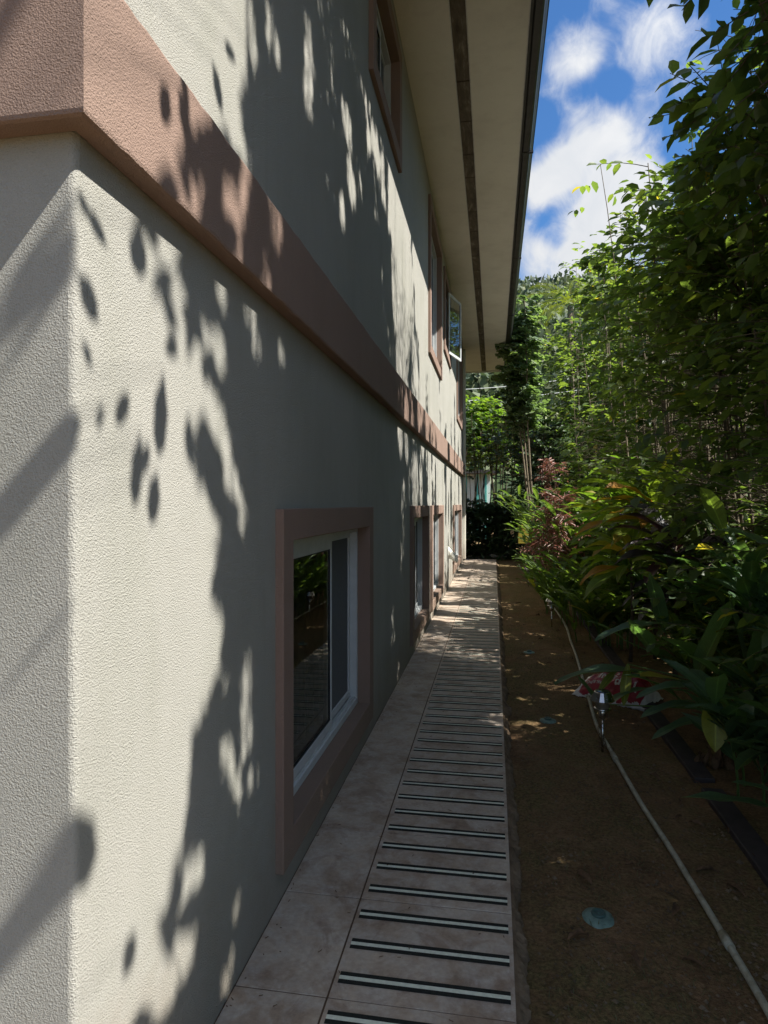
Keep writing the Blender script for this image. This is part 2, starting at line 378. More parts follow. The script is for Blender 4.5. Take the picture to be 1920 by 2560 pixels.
# sunlit / shaded boundary on the near wall, read off the plaster (photo pixels -> wall Y, Z)
_b = [(637, -300), (637, 0), (652, 170), (600, 300), (500, 400), (420, 470), (352, 540), (352, 680), (424, 760), (413, 864), (396, 960), (432, 1080), (500, 1180), (545, 1260), (552, 1500),
      (560, 1650), (500, 1850), (474, 2012), (428, 2207), (425, 2294), (403, 2411), (335, 2555), (300, 2800)]
_bw = [at_x(x, y, WX) for x, y in _b]; BZ = np.array([p.z for p in _bw])[::-1]; BY = np.array([p.y for p in _bw])[::-1]
_sp = [(452, 765, 9, 60), (522, 837, 10, 40), (468, 905, 13, 48), (553, 885, 9, 52), (430, 975, 22, 60), (545, 1040, 14, 48), (560, 1100, 9, 50), (575, 1180, 10, 45), (605, 1280, 7, 55), (625, 800, 8, 50),
       (617, 1680, 10, 48), (614, 1772, 9, 40), (620, 1840, 8, 38), (632, 1955, 7, 34), (590, 1960, 11, 40), (565, 1900, 12, 50), (492, 2170, 10, 42), (470, 2200, 12, 48), (472, 2385, 9, 32), (430, 2390, 14, 40), (590, 2265, 5, 28),
       (568, 2440, 8, 35), (415, 2480, 18, 60), (525, 560, 11, 50), (558, 590, 10, 60), (573, 480, 9, 50), (641, 520, 9, 48), (655, 620, 12, 62), (610, 400, 8, 45), (590, 330, 10, 55), (772, 90, 7, 40), (775, 160, 8, 60), (770, 240, 10, 70), (690, 120, 7, 40), (675, 70, 7, 45),
       (858, 280, 6, 35), (872, 320, 6, 45), (875, 440, 7, 50), (883, 480, 6, 45), (856, 530, 6, 45), (922, 350, 5, 30), (933, 350, 5, 30), (945, 400, 6, 40), (415, 620, 9, 50), (442, 560, 7, 40), (555, 720, 6, 60), (626, 740, 6, 50), (640, 860, 7, 35), (700, 885, 4, 14), (480, 1000, 14, 70), (520, 1010, 10, 60)]
SP = []
for x, y, a, b in _sp:
    c = at_x(x, y, WX); e = at_x(x + a, y, WX); g = at_x(x, y + b, WX); SP.append((c.y, c.z, abs(e.y - c.y) * .75 + .012, abs(g.z - c.z) * .7 + .01))
SP = np.array(SP)
def lit(p, pad=.045):
    """should sunlight reach the house wall where this point's shadow falls?"""
    y, z = proj(p)
    if y < 4.3:
        if z > 4.2 or z < -.6: return False
        e = np.interp(z, BZ, BY) + pad * .2 + .055 * noise.noise(Vector((z * 8, y * 3, 2)))
        if y < e: return True
        if y < e + .45 and noise.noise(Vector((y * 15, z * 5, 6))) > .30 + .3 * (y - e): return True
        q = ((SP[:, 0] - y) / (SP[:, 2] + pad * .8)) ** 2 + ((SP[:, 1] - z) / (SP[:, 3] + pad * .8)) ** 2
        return bool((q < 1).any())
    if y > 16.4 or z > 4.1: return False
    n = noise.noise(Vector((y * 2.1, z * .55, 3.1))) + .5 * noise.noise(Vector((y * 5.3, z * 1.3, 9.7)))
    if z > 0.0:
        edge = 3.45 - max(0, y - 4.3) * .18
        if y < 7.4: return z > edge and n > -.18 + max(0, 5.6 - y) * .05
        return n > (-.16 if z > 1.2 else -.12)
    if z > -1.0: return 7.8 < y < 12.5 and n > .02
    return 8 < y < 12 and z > -1.6 and n > .30

_tr = random.Random(5)
WELLS = [(1.1, 6.2, 1.45, .60), (1.2, 7.4, 1.35, .5), (1.5, 4.3, .9, .22), (1.7, 3.9, .8, .18), (1.0, 9.3, .9, .4), (.93, 9.8, 1.35, .45), (.74, 5.25, .12, .10), (1.1, 5.9, .8, .22), (1.55, 5.6, 1.1, .16), (1.6, 4.6, .7, .2), (1.15, 8.2, .7, .3), (1.2, 12.4, 1.2, .5), (1.45, 11, 1.9, .5), (.9, 5.6, .05, .10)] + \
    [(_tr.uniform(1.3, 1.75), _tr.uniform(4.4, 14), _tr.uniform(1.8, 5.0), _tr.uniform(.18, .42)) for _ in range(42)] + [(_tr.uniform(1.25, 1.9), _tr.uniform(3.6, 7.8), _tr.uniform(1.6, 5.4), _tr.uniform(.12, .22)) for _ in range(32)]
WELLS = [w for w in WELLS if w[3] > .35 or proj(w)[1] < -1.1 or proj(w)[1] > 3.0 or proj(w)[0] > 8.2]
WELLS += [(_tr.uniform(1.2, 1.7), _tr.uniform(3.8, 8), _tr.uniform(.9, 1.5), _tr.uniform(.12, .24)) for _ in range(20)] + [(_tr.uniform(1.4, 2.2), _tr.uniform(4.2, 7.6), _tr.uniform(2.5, 5.4), _tr.uniform(.12, .19)) for _ in range(24)] + [(_tr.uniform(1.5, 2.1), _tr.uniform(4.2, 8), _tr.uniform(5.6, 6.4), .3) for _ in range(8)]
def well(p):
    for x, y, z, r in WELLS:
        w = Vector((p[0] - x, p[1] - y, p[2] - z)); t = w.dot(S)
        if t > r * .8 and (w - S * t).length < r: return True
    return False
def unit(v): v = Vector(v); v.normalize(); return v
def rv(a=1): return Vector((random.uniform(-a, a), random.uniform(-a, a), random.uniform(-a, a)))

def twig(L, W, base, d, length, nl, ll, lw, tint, filt, thin=True, sag=.25, pmin=None):
    pts = []; p = Vector(base); d = unit(d); seg = 4
    for i in range(seg + 1):
        pts.append(p.copy()); d = unit(d + Vector((0, 0, -sag / seg)) + rv(.10)); p = p + d * (length / seg)
    if thin and W is not None and not (filt and (lit(pts[2]) or lit(pts[4]))): W.tube(pts, [.004 * (1 - .7 * i / seg) + .001 for i in range(seg + 1)], 3, 0, False)
    for i in range(nl):
        s_ = (.25 + .75 * (i + .5) / nl) * seg; k = min(int(s_), seg - 1); q = pts[k].lerp(pts[k + 1], s_ - k)
        td = unit(pts[k + 1] - pts[k]); side = td.cross(Vector((0, 0, 1)))
        if side.length < .1: side = Vector((1, 0, 0))
        side.normalize(); sgn = 1 if i % 2 else -1
        ld = unit(td * .6 + side * sgn * random.uniform(.5, 1.0) + Vector((0, 0, random.uniform(-.55, .15))) + rv(.25))
        nrm = unit(Vector((0, 0, .8)) + S * (1.1 if lw > ll * .9 else .35) + rv(.6)); l = ll * random.uniform(.65, 1.2)
        c = q + ld * l * .5
        if filt and (lit(c) or well(c)): continue
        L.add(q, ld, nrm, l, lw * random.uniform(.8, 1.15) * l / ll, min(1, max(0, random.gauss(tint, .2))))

def hedge_tree(x, y, top, ncane, ntwig, zlow, spread, label, group='tall leafy trees forming the hedge', filt=True, ll=.115, lw=.062, mat='leaf', tint=.45, name='hedge_tree', cane_r=.016, leanx=0, bias=-.25, ybias=0, tlen=(.3, .75), nl=9, cat='tree', heart=False, simplef=False, lean_s=1.0, zpow=.8, cm='cane'):
    root = empty(name, (x, y, -.06), label, cat, group)
    st = MB(); L = Leaves(); off = Vector((x, y, -.06)); canes = []
    for c in range(ncane):
        a = random.uniform(0, 6.28); r0 = random.uniform(.02, .14)
        b = Vector((x + r0 * math.cos(a), y + r0 * math.sin(a), -.08)); tp = top * random.uniform(.82, 1.0)
        lean = Vector((math.cos(a) * .09 * lean_s + leanx, math.sin(a) * .09 * lean_s, 0)); pts = []; seg = 10
        ph = random.uniform(0, 6)
        for i in range(seg + 1):
            h = i / seg
            pts.append(b + lean * tp * h + Vector((.05 * math.sin(ph + h * 7) * h, .05 * math.cos(ph * 1.3 + h * 6) * h, tp * h)))
        rr = cane_r * random.uniform(.7, 1.25)
        st.tube(pts, [rr * (1 - .75 * i / seg) for i in range(seg + 1)], 6, 0, False); canes.append(pts)
    tw = st
    for k in range(ntwig):
        pts = random.choice(canes); zz = zlow + (1 - zlow) * random.random() ** zpow; i = min(int(zz * 10), 9); q = pts[i].lerp(pts[i + 1], zz * 10 - i)
        a = random.uniform(0, 6.28); sp = spread * (1.15 - .75 * max(0, zz - .35))
        d = Vector((math.cos(a) + bias, math.sin(a) + ybias, random.uniform(-.1, .8)))
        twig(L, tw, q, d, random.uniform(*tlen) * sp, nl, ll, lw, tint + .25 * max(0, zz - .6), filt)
    if not L.p: return root
    st.v = [(a[0] - off.x, a[1] - off.y, a[2] - off.z) for a in st.v]
    L.p = [(p[0] - off.x, p[1] - off.y, p[2] - off.z) for p in L.p]
    st.build('stems', M[cm], root)
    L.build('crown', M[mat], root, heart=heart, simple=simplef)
    return root

class Blades:                       # strap leaves with a curved midrib
    def __init__(s): s.v = []; s.f = []; s.t = []; s.u = []; s.w = []
    def add(s, base, d, length, width, droop, tint, seg=9, roll=0, fold=.18, wave=.02, up=None, peak=.5):
        p = Vector(base); d = unit(d); n0 = len(s.v); ph = random.uniform(0, 6)
        upv = Vector(up) if up else Vector((0, 0, 1))
        for i in range(seg + 1):
            h = i / seg
            side = d.cross(upv)
            if side.length < .05: side = Vector((1, 0, 0))
            side.normalize(); nn = side.cross(d)
            side = side * math.cos(roll) + nn * math.sin(roll); nn = side.cross(d)
            q = h ** (math.log(.5) / math.log(peak))
            w = width * .5 * max(.03, math.sin(math.pi * min(1, q * .97 + .03)) ** .75)
            wz = wave * math.sin(ph + h * 13) * length
            for a in (-1, -.5, 0, .5, 1):
                s.v.append(tuple(p + side * w * a + nn * (abs(a) * w * fold * 2 + (wz * a if abs(a) == 1 else 0))))
                s.t.append(tint); s.u.append(a); s.w.append(h)
            p = p + d * (length / seg); d = unit(d + Vector((0, 0, -droop * (.5 + h) / seg)))
        for i in range(seg):
            for j in range(4):
                a = n0 + i * 5 + j; s.f.append((a, a + 1, a + 6, a + 5))
        return p
    def build(s, name, mat, parent, off=(0, 0, 0)):
        me = bpy.data.meshes.new(name); me.from_pydata([(a[0] - off[0], a[1] - off[1], a[2] - off[2]) for a in s.v], [], s.f)
        for nm, dat in (('tint', s.t), ('across', s.u), ('along', s.w)):
            at = me.attributes.new(nm, 'FLOAT', 'POINT'); at.data.foreach_set('value', np.array(dat, dtype=np.float32))
        me.polygons.foreach_set('use_smooth', [True] * len(me.polygons)); me.materials.append(mat); me.update()
        o = bpy.data.objects.new(name, me); COL.objects.link(o); o.parent = parent; return o

# ================================================================== ground and path
GZ = -0.06
g = MB(); nx, ny = 60, 130
xs = [.06 + (i / nx) ** 1.2 * 3.2 for i in range(nx + 1)]; ys = [.2 + (j / ny) ** 1.3 * 22 for j in range(ny + 1)]
for y in ys:
    for x in xs:
        z = GZ + .012 * noise.noise(Vector((x * 3, y * 3, 0))) + .006 * noise.noise(Vector((x * 11, y * 11, 4)))
        if x < .25: z -= .015 * (1 - (x - .06) / .19)
        g.v.append((x, y, z))
for j in range(ny):
    for i in range(nx):
        a = j * (nx + 1) + i; g.face((a, a + 1, a + nx + 2, a + nx + 1), 0, True)
g.quad((xs[-1], -30, GZ), (900, -30, GZ), (900, 900, GZ), (xs[-1], 900, GZ)); g.quad((-900, -30, GZ - .02), (xs[-1], -30, GZ - .02), (xs[-1], ys[0], GZ - .02), (-900, ys[0], GZ - .02))
g.quad((-900, ys[-1], GZ), (xs[-1], ys[-1], GZ), (xs[-1], 900, GZ), (-900, 900, GZ)); g.quad((-900, ys[0], GZ - .03), (.06, ys[0], GZ - .03), (.06, ys[-1], GZ - .03), (-900, ys[-1], GZ - .03))
tag(g.build('ground', M['soil']), kind='structure')

XL, XG, XR = -.741, -.466, .061; TL = .468; Y0 = 1.787; YE = 16.6
path = bpy.data.objects.new('path', None); COL.objects.link(path); tag(path, kind='structure')
t = MB(); k = -5
while Y0 + k * TL < YE:
    a = Y0 + k * TL + .0025; b = min(Y0 + (k + 1) * TL - .0025, YE)
    for x0, x1 in ((XL, XG - .003), (XG + .003, XR)):
        dz = random.uniform(-.0008, .0008); t.box(x0, x1, a, b, -.012, dz)
    k += 1
t.build('paving_tiles', M['tile'], path, bevel=.0012)
gr = MB(); gr.box(WX, XR - .003, -.6, YE, -.10, -.0035); gr.build('grout_bed', M['grout'], path)
yk = 1.868 - .1507 * 5; i = 0
while yk < 12.2:
    s_ = MB(); xr = .048; xl = -.447 + random.uniform(-.004, .004); sk = random.uniform(-.003, .003)
    if abs(yk - 4.28) < .076: xr = -.035
    hw = .023
    s_.box(xl, xr, yk - hw, yk - .0078, .0008, .0022, 0); s_.box(xl, xr, yk + .0078, yk + hw, .0008, .0022, 0); s_.box(xl, xr, yk - .0076, yk + .0076, .0008, .0019, 1)
    s_.build('grip_strip', [M['gripdark'], M['gripline']], path); yk += .1507; i += 1
# rough mortar left along the slab edge
c = MB(); nn = 1400
for j in range(nn + 1):
    y = .3 + 16.2 * j / nn
    w = .022 + .032 * max(0, noise.noise(Vector((y * 4, 1, 0))) + .45) + .022 * max(0, noise.noise(Vector((y * 17, 5, 0)))); hh = .018 * noise.noise(Vector((y * 13, 3, 2)))
    rg = lambda a_, k_=1: .010 * k_ * noise.noise(Vector((y * 55, a_, 1))) + .006 * k_ * noise.noise(Vector((y * 120, a_ * 2, 4)))
    pr = [(XR, -.014), (XR + .012, -.017), (XR + w * .35 + rg(1), -.024 + hh + rg(2)), (XR + w * .7 + rg(3), -.036 + hh * 1.2 + rg(4)), (XR + w + rg(5, 1.4), -.05 + rg(6)), (XR + w + .006 + rg(7), -.085)]
    for x, z in pr: c.v.append((x, y, z))
for j in range(nn):
    for q in range(5):
        a = j * 6 + q; c.face((a, a + 1, a + 7, a + 6), 0, False)
tag(c.build('path_mortar_edge', M['concrete']), kind='structure')

# ================================================================== house
house = empty('house', (0, 0, 0), 'two storey stucco house with terracotta band and window surrounds beside the tiled walkway', 'house')
YC = 1.06; YEND = 16.2; ZT = 5.19; TW = .115
WIN = [dict(y0=2.15, y1=3.85, z0=.115, z1=1.383, up=0), dict(y0=5.8, y1=7.35, z0=.115, z1=1.383, up=0), dict(y0=7.68, y1=9.5, z0=.115, z1=1.383, up=0), dict(y0=12.0, y1=14.9, z0=.115, z1=1.383, up=0),
       dict(y0=3.85, y1=5.1, z0=4.03, z1=4.95, up=1), dict(y0=7.46, y1=9.2, z0=3.15, z1=4.98, up=1), dict(y0=9.75, y1=11.2, z0=3.72, z1=4.98, up=2), dict(y0=13.2, y1=15.3, z0=3.12, z1=4.98, up=1)]
w = MB(); holes = [(q['y0'] + TW, q['y1'] - TW, q['z0'] + TW, q['z1'] - TW) for q in WIN]
r0 = .014; yy = sorted(set([YC + r0, YEND] + [a for h in holes for a in h[:2]])); zz = sorted(set([-.1, ZT + .05] + [a for h in holes for a in h[2:]]))
for i in range(len(yy) - 1):
    for j in range(len(zz) - 1):
        cy = (yy[i] + yy[i + 1]) / 2; cz = (zz[j] + zz[j + 1]) / 2
        if any(h[0] < cy < h[1] and h[2] < cz < h[3] for h in holes): continue
        w.quad((WX, yy[i], zz[j]), (WX, yy[i + 1], zz[j]), (WX, yy[i + 1], zz[j + 1]), (WX, yy[i], zz[j + 1]))
arc = [(WX - r0 + r0 * math.sin(R(a)), YC + r0 - r0 * math.cos(R(a))) for a in (0, 22, 45, 68, 90)]; n0 = len(w.v); Z = [-.1 + i * .06 for i in range(90)]
for zz_ in Z:
    for k, (x, y) in enumerate(arc):
        jx = .0022 * noise.noise(Vector((zz_ * 30, k * .3, 1))) if 0 < k < 4 else 0
        w.v.append((x + jx, y - jx, zz_))
for i in range(len(Z) - 1):
    for k in range(4): a = n0 + i * 5 + k; w.face((a, a + 1, a + 6, a + 5), 0, True)
w.quad((-7, YC, -.1), (WX - r0, YC, -.1), (WX - r0, YC, ZT + .05), (-7, YC, ZT + .05))
w.quad((WX, YEND, -.1), (-7, YEND, -.1), (-7, YEND, ZT + .05), (WX, YEND, ZT + .05)); w.quad((-7, YEND, -.1), (-7, YC, -.1), (-7, YC, ZT + .05), (-7, YEND, ZT + .05))
w.build('wall', M['wall'], house)
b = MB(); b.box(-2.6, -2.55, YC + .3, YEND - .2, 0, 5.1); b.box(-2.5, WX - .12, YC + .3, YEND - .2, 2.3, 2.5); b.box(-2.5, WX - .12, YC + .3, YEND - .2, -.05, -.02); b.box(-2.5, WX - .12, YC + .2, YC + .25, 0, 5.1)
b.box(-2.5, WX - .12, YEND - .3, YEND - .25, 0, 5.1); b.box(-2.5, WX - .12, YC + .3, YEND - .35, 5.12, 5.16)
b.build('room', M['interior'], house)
# belt band: profile run round the near corner
PB = [(.002, 2.072), (.046, 2.068), (.053, 2.071), (.055, 2.078), (.055, 2.352), (.051, 2.36), (.0, 2.366)]
b = MB(); NS = 160
for j in range(NS + 1):
    y = None
    for o_, z in PB:
        if j == 0: P_ = (-7, YC - o_, z)
        elif j == 1: P_ = (WX + o_, YC - o_, z)
        else:
            y = YC + (YEND + .03 - YC) * ((j - 1) / (NS - 1)) ** 1.4; jj = .0025 * noise.noise(Vector((y * 22, z, 0))) if o_ > .04 else 0
            P_ = (WX + o_ + jj, y, z + jj)
        b.v.append(P_)
for j in range(NS):
    for q in range(6): a = j * 7 + q; b.face((a, a + 7, a + 8, a + 1), 0, False)
b.build('belt_band', M['band'], house)
# soffit, vent, flashing, gutter, fascia, roof
XE = .27; YS0, YS1 = -.6, 18.7
s_ = MB(); s_.box(-7, -.335, YS0, YS1, ZT, ZT + .02); s_.box(-.205, XE, YS0, YS1, ZT, ZT + .02); s_.build('soffit', M['soffit'], house)
s_ = MB(); s_.box(-.335, -.205, YS0, YS1, ZT + .012, ZT + .016)
y = YS0
while y < YS1:
    s_.box(-.334, -.206, y, y + .008, ZT + .007, ZT + .0115, 2); y += random.choice((.5, .62, .9, 1.1))
s_.box(-.338, -.330, YS0, YS1, ZT - .004, ZT - .001, 1); s_.box(-.210, -.202, YS0, YS1, ZT - .004, ZT - .001, 1)
s_.build('soffit_vent', [M['vent'], M['flash'], M['trunk']], house)
s_ = MB(); s_.box(XE + .001, XE + .008, YS0, YS1, ZT - .008, ZT + .02); s_.build('drip_flashing', M['flash'], house)
s_ = MB(); s_.box(XE + .009, XE + .03, YS0, YS1, ZT - .02, ZT + .20)
s_.box(-7, XE + .03, YS1 + .002, YS1 + .03, ZT - .035, ZT + .2, 1); s_.build('fascia', [M['gutter'], M['soffit']], house)
s_ = MB(); pr = [(.03, ZT + .16), (.03, ZT - .005), (.045, ZT - .018), (.095, ZT - .02), (.112, ZT - .008), (.118, ZT + .03), (.145, ZT + .07), (.148, ZT + .12), (.160, ZT + .128), (.160, ZT + .14), (.140, ZT + .14)]
n0 = 0
for y in (YS0, YS1):
    for x, z in pr: s_.v.append((XE + x, y, z))
for q in range(len(pr) - 1): s_.face((q, q + 1, q + 1 + len(pr), q + len(pr)), 0)
s_.face(tuple(range(len(pr), 2 * len(pr))), 0)
y = 1.0
while y < YS1: s_.box(XE + .028, XE + .150, y, y + .03, ZT - .024, ZT + .0, 0); y += 3.05
s_.build('gutter', M['gutter'], house)
s_ = MB(); s_.quad((XE + .13, YS0, ZT + .16), (XE + .13, YS1 + .1, ZT + .16), (-3.6, YS1 + .1, ZT + 1.4), (-3.6, YS0, ZT + 1.4)); s_.quad((-3.6, YS0, ZT + 1.4), (-3.6, YS1 + .1, ZT + 1.4), (-7.2, YS1 + .1, ZT + .16), (-7.2, YS0, ZT + .16))
s_.build('roof', M['black_roof'], house)
s_ = MB(); s_.box(WX + .004, WX + .07, YEND - .22, YEND - .14, .05, ZT - .01); s_.build('downpipe', M['soffit'], house, bevel=.008)

def window(q):
    y0, y1, z0, z1 = q['y0'], q['y1'], q['z0'], q['z1']
    s_ = MB(); s_.ring(y0, y1, z0, z1, TW, WX - .10, WX + .03)
    root = s_.build('window', M['band'], house, bevel=.004)
    a0, a1, b0, b1 = y0 + TW, y1 - TW, z0 + TW, z1 - TW; xf = WX - .055
    f = MB(); f.ring(a0 + .001, a1 - .001, b0 + .001, b1 - .001, .028, xf - .06, xf + .012, wb=.035, wt=.03)
    for dx in (.0, .022, .044): f.box(xf - dx - .003, xf - dx + .002, a0 + .03, a1 - .03, b0 + .036, b0 + .048)
    f.build('frame', M['alu'], root, bevel=.0015)
    mid = a0 + (a1 - a0) * .60
    if q['up'] == 2:
        sash = MB(); hw, hh = .66, 1.04
        # casement swung outward on its near stile
        hx, hy = WX + .02, a0 + .75; ang = math.atan2(-.484 - hx, 11.55 - hy + .0); L_ = .66
        sash.ring(0, L_, b0 + .02, b1 - .01, .045, -.012, .012); so = sash.build('sash', M['alu'], root, bevel=.002)
        gl_ = MB(); gl_.quad((0, .045, b0 + .065), (0, L_ - .045, b0 + .065), (0, L_ - .045, b1 - .055), (0, .045, b1 - .055)); go = gl_.build('pane', M['glass'], root)
        for o in (so, go): o.location = (hx, hy, 0); o.rotation_euler = (0, 0, -ang)
        g2 = MB(); g2.quad((xf - .03, a0 + .03, b0 + .04), (xf - .03, a1 - .03, b0 + .04), (xf - .03, a1 - .03, b1 - .03), (xf - .03, a0 + .03, b1 - .03)); g2.build('screen', M['screen'], root)
    else:
        sa = MB(); sa.ring(a0 + .03, mid + .02, b0 + .05, b1 - .032, .022, xf - .018, xf - .001, wb=.04, wt=.06); sa.build('sash', M['alu'], root, bevel=.0015)
        ga = MB(); ga.ring(a0 + .052, mid - .002, b0 + .09, b1 - .092, .006, xf - .012, xf - .004); ga.build('gasket', M['gasket'], root)
        p = MB(); p.quad((xf - .009, a0 + .054, b0 + .092), (xf - .009, mid - .004, b0 + .092), (xf - .009, mid - .004, b1 - .094), (xf - .009, a0 + .054, b1 - .094)); p.build('pane', M['glass'], root)
        sb = MB(); sb.ring(mid + .022, a1 - .03, b0 + .05, b1 - .032, .028, xf - .046, xf - .028, wb=.035, wt=.03); sb.build('screen_frame', M['alu'], root, bevel=.0015)
        p = MB(); p.quad((xf - .037, mid + .05, b0 + .085), (xf - .037, a1 - .058, b0 + .085), (xf - .037, a1 - .058, b1 - .062), (xf - .037, mid + .05, b1 - .062)); p.build('screen', M['screen'], root)
    cu = MB(); n = 90
    for j in range(n + 1):
        y = a0 + (a1 - a0) * j / n; x = WX - .20 + .014 * math.sin(j * 1.1) + .006 * math.sin(j * .37)
        cu.v += [(x, y, b0), (x, y, b1)]
    for j in range(n): cu.face((2 * j, 2 * j + 2, 2 * j + 3, 2 * j + 1), 0, True)
    cu.build('curtain', M['curtain'], root)
for q in WIN: window(q)

# cloth wrapped tap on the wall
tp_ = at_x(1119, 1390, WX); s_ = MB(); s_.tube([(WX, tp_.y, tp_.z), (WX + .07, tp_.y, tp_.z - .01), (WX + .11, tp_.y, tp_.z - .05)], .014, 8); tap = s_.build('wall_tap', M['steel'], house)
s_ = MB(); NU, NV = 20, 12
for i in range(NV + 1):
    h = i / NV; cx = WX + .01 + .15 * h; cz = tp_.z + .06 - .13 * h ** 1.3; r = .055 * (1 - .55 * h) + .01
    for j in range(NU):
        a = 2 * math.pi * j / NU; rr = r * (1 + .22 * noise.noise(Vector((h * 5, math.cos(a) * 2, math.sin(a) * 2)))) * (.35 if i == NV else 1)
        s_.v.append((cx + .02 * math.cos(a) * h, tp_.y + rr * math.cos(a), cz + rr * 1.5 * math.sin(a)))
for i in range(NV):
    for j in range(NU): a = i * NU + j; b_ = i * NU + (j + 1) % NU; s_.face((a, b_, b_ + NU, a + NU), 0, True)
s_.face(tuple(NV * NU + j for j in range(NU)), 0); o = s_.build('cloth_wrap', M['cloth'], tap)

# ================================================================== garden hardware
pipe_px = [(2010, 2700), (1920, 2528), (1818, 2355), (1684, 2134), (1597, 1999), (1528, 1878), (1493, 1817), (1471, 1743), (1454, 1687), (1439, 1635), (1426, 1600), (1414.5, 1564), (1389, 1525), (1359, 1489), (1347, 1456), (1325.5, 1434.6), (1304, 1422.5), (1297, 1410)]
pp = [at_z(x, y, GZ + .02) for x, y in pipe_px]
def smooth(pts, n=6):
    out = []
    for i in range(len(pts) - 1):
        p0 = pts[max(i - 1, 0)]; p1 = pts[i]; p2 = pts[i + 1]; p3 = pts[min(i + 2, len(pts) - 1)]
        for k in range(n):
            u = k / n; out.append(.5 * ((2 * p1) + (p2 - p0) * u + (2 * p0 - 5 * p1 + 4 * p2 - p3) * u * u + (3 * p1 - p0 - 3 * p2 + p3) * u ** 3))
    return out + [pts[-1]]
root = empty('irrigation_pipe', pp[4], 'long weathered beige plastic pipe lying along the mossy soil strip', 'pipe')
off = Vector(pp[4])
s_ = MB(); s_.tube([p - off for p in smooth(pp)], .0115, 10); s_.build('tube', M['pvc'], root)
for (x, y, l) in ((1536, 1893, .09), (1471, 1743, .03), (1816, 2352, .07), (1414, 1564, .05)):
    p = at_z(x, y, GZ + .02); k = min(range(len(pp)), key=lambda i: (pp[i] - p).length); dr = unit(pp[min(k + 1, len(pp) - 1)] - pp[max(k - 1, 0)])
    s_ = MB(); s_.tube([p - off - dr * l / 2, p - off + dr * l / 2], .0155, 12); s_.build('coupling', M['pvc'], root)

def path_light(px, base, label):
    p = at_z(base[0], base[1], GZ)
    root = empty('path_light', p, label, 'garden light', 'solar stake lights along the soil strip')
    s_ = MB(); s_.lathe([(.066, .300), (.0695, .302), (.0695, .306), (.047, .352), (.044, .354), (.040, .354)], n=16, smooth=False); s_.build('shade', M['steel'], root)
    s_ = MB(); s_.lathe([(.0, .3535), (.041, .3535), (.042, .356), (.038, .358), (.0, .3585)], n=28); s_.build('solar_panel', M['solar'], root)
    s_ = MB(); s_.lathe([(.030, .252), (.040, .258), (.041, .300), (.036, .305)], n=20); s_.build('lens', M['lens'], root)
    s_ = MB(); s_.lathe([(.02, .242), (.044, .246), (.05, .250), (.05, .256), (.042, .260), (.03, .262)], n=24)
    s_.lathe([(.016, .195), (.020, .205), (.024, .24), (.02, .246)], n=16); s_.build('collar', M['steel'], root)
    s_ = MB(); s_.tube([(0, 0, -.02), (.002, 0, .2)], .0085, 8); s_.build('stake', M['steel'], root)
    return root
path_light(0, (1506, 1878), 'shiny steel path light with solar top standing in front of the red soil bag')
path_light(0, (1379, 1567), 'steel path light midway along the pipe, half under green leaves')
path_light(0, (1321, 1466), 'small distant steel path light near the far end of the walkway')
# string caught on the near light
lp = at_z(1506, 1878, GZ); s_ = MB()
for k in range(4):
    pts = []
    for i in range(16):
        u = i / 15; pts.append(Vector((.03 * math.sin(u * 9 + k * 2) * (1 - u * .3), .02 * math.cos(u * 7 + k), .26 - .25 * u)) + lp)
    s_.tube(pts, .0018, 4, 0, False)
s_.tube([lp + Vector((.0, 0, .008)), lp + Vector((.08, -.1, .012)), lp + Vector((.22, -.25, .01)), lp + Vector((.40, -.36, .012)), lp + Vector((.5, -.52, .01))], .002, 4)
tag(s_.build('dry_vine', M['deadleaf']), 'thin dry vine tangled round the stake of the nearest path light', 'vine')

def sprinkler(x, y, label, rot=0, tip=0):
    p = at_z(x, y, GZ); root = empty('sprinkler_head', p, label, 'sprinkler', 'sprinkler heads in the soil strip'); root.rotation_euler = (tip, 0, rot)
    s_ = MB(); prof = [(.058, -.004), (.054, .006), (.040, .011), (.024, .014), (.020, .014)]; n = 32
    for r, z in prof:
        for j in range(n):
            a = 2 * math.pi * j / n; k = 1 + .10 * noise.noise(Vector((math.cos(a) * 1.6, math.sin(a) * 1.6, x))) * (1 if r > .05 else .3); s_.v.append((r * k * math.cos(a), r * k * math.sin(a), z))
    for i in range(len(prof) - 1):
        for j in range(n): s_.face((i * n + j, i * n + (j + 1) % n, (i + 1) * n + (j + 1) % n, (i + 1) * n + j), 0, True)
    s_.build('collar', M['sprink'], root)
    s_ = MB(); s_.lathe([(.024, .010), (.025, .020), (.023, .0235), (.015, .0235), (.0135, .020), (.006, .020), (.005, .0235), (.0, .024)], n=24); s_.build('cap', M['sprinkd'], root)
sprinkler(1496, 2296, 'large pale green sprinkler head in the bare soil, nearest to the camera')
sprinkler(1370, 1803, 'pale green sprinkler head left of the nearest path light', 1.0)
sprinkler(1323, 1632, 'small far sprinkler head between walkway and pipe', 2.0)

# bed edging boards
for (ya, yb, lab) in ((.8, 2.62, 'dark plastic edging board at the lower right, nearest to the camera'), (2.66, 3.5, 'short dark edging board under the long drooping green leaf'), (3.62, 5.0, 'dark edging board running from the soil bag under the broad leaves'), (5.03, 9.0, 'dark edging board hidden beneath the plants beyond the soil bag')):
    s_ = MB(); s_.box(0, .105, 0, yb - ya, -.08, .028); o = s_.build('edging_board', M['edging'], bevel=.006); o.location = (1.02 + .01 * (ya - 2), ya, GZ); o.rotation_euler = (0, 0, random.uniform(-.008, .008)); tag(o, lab, 'edging', 'edging boards of the planting bed')

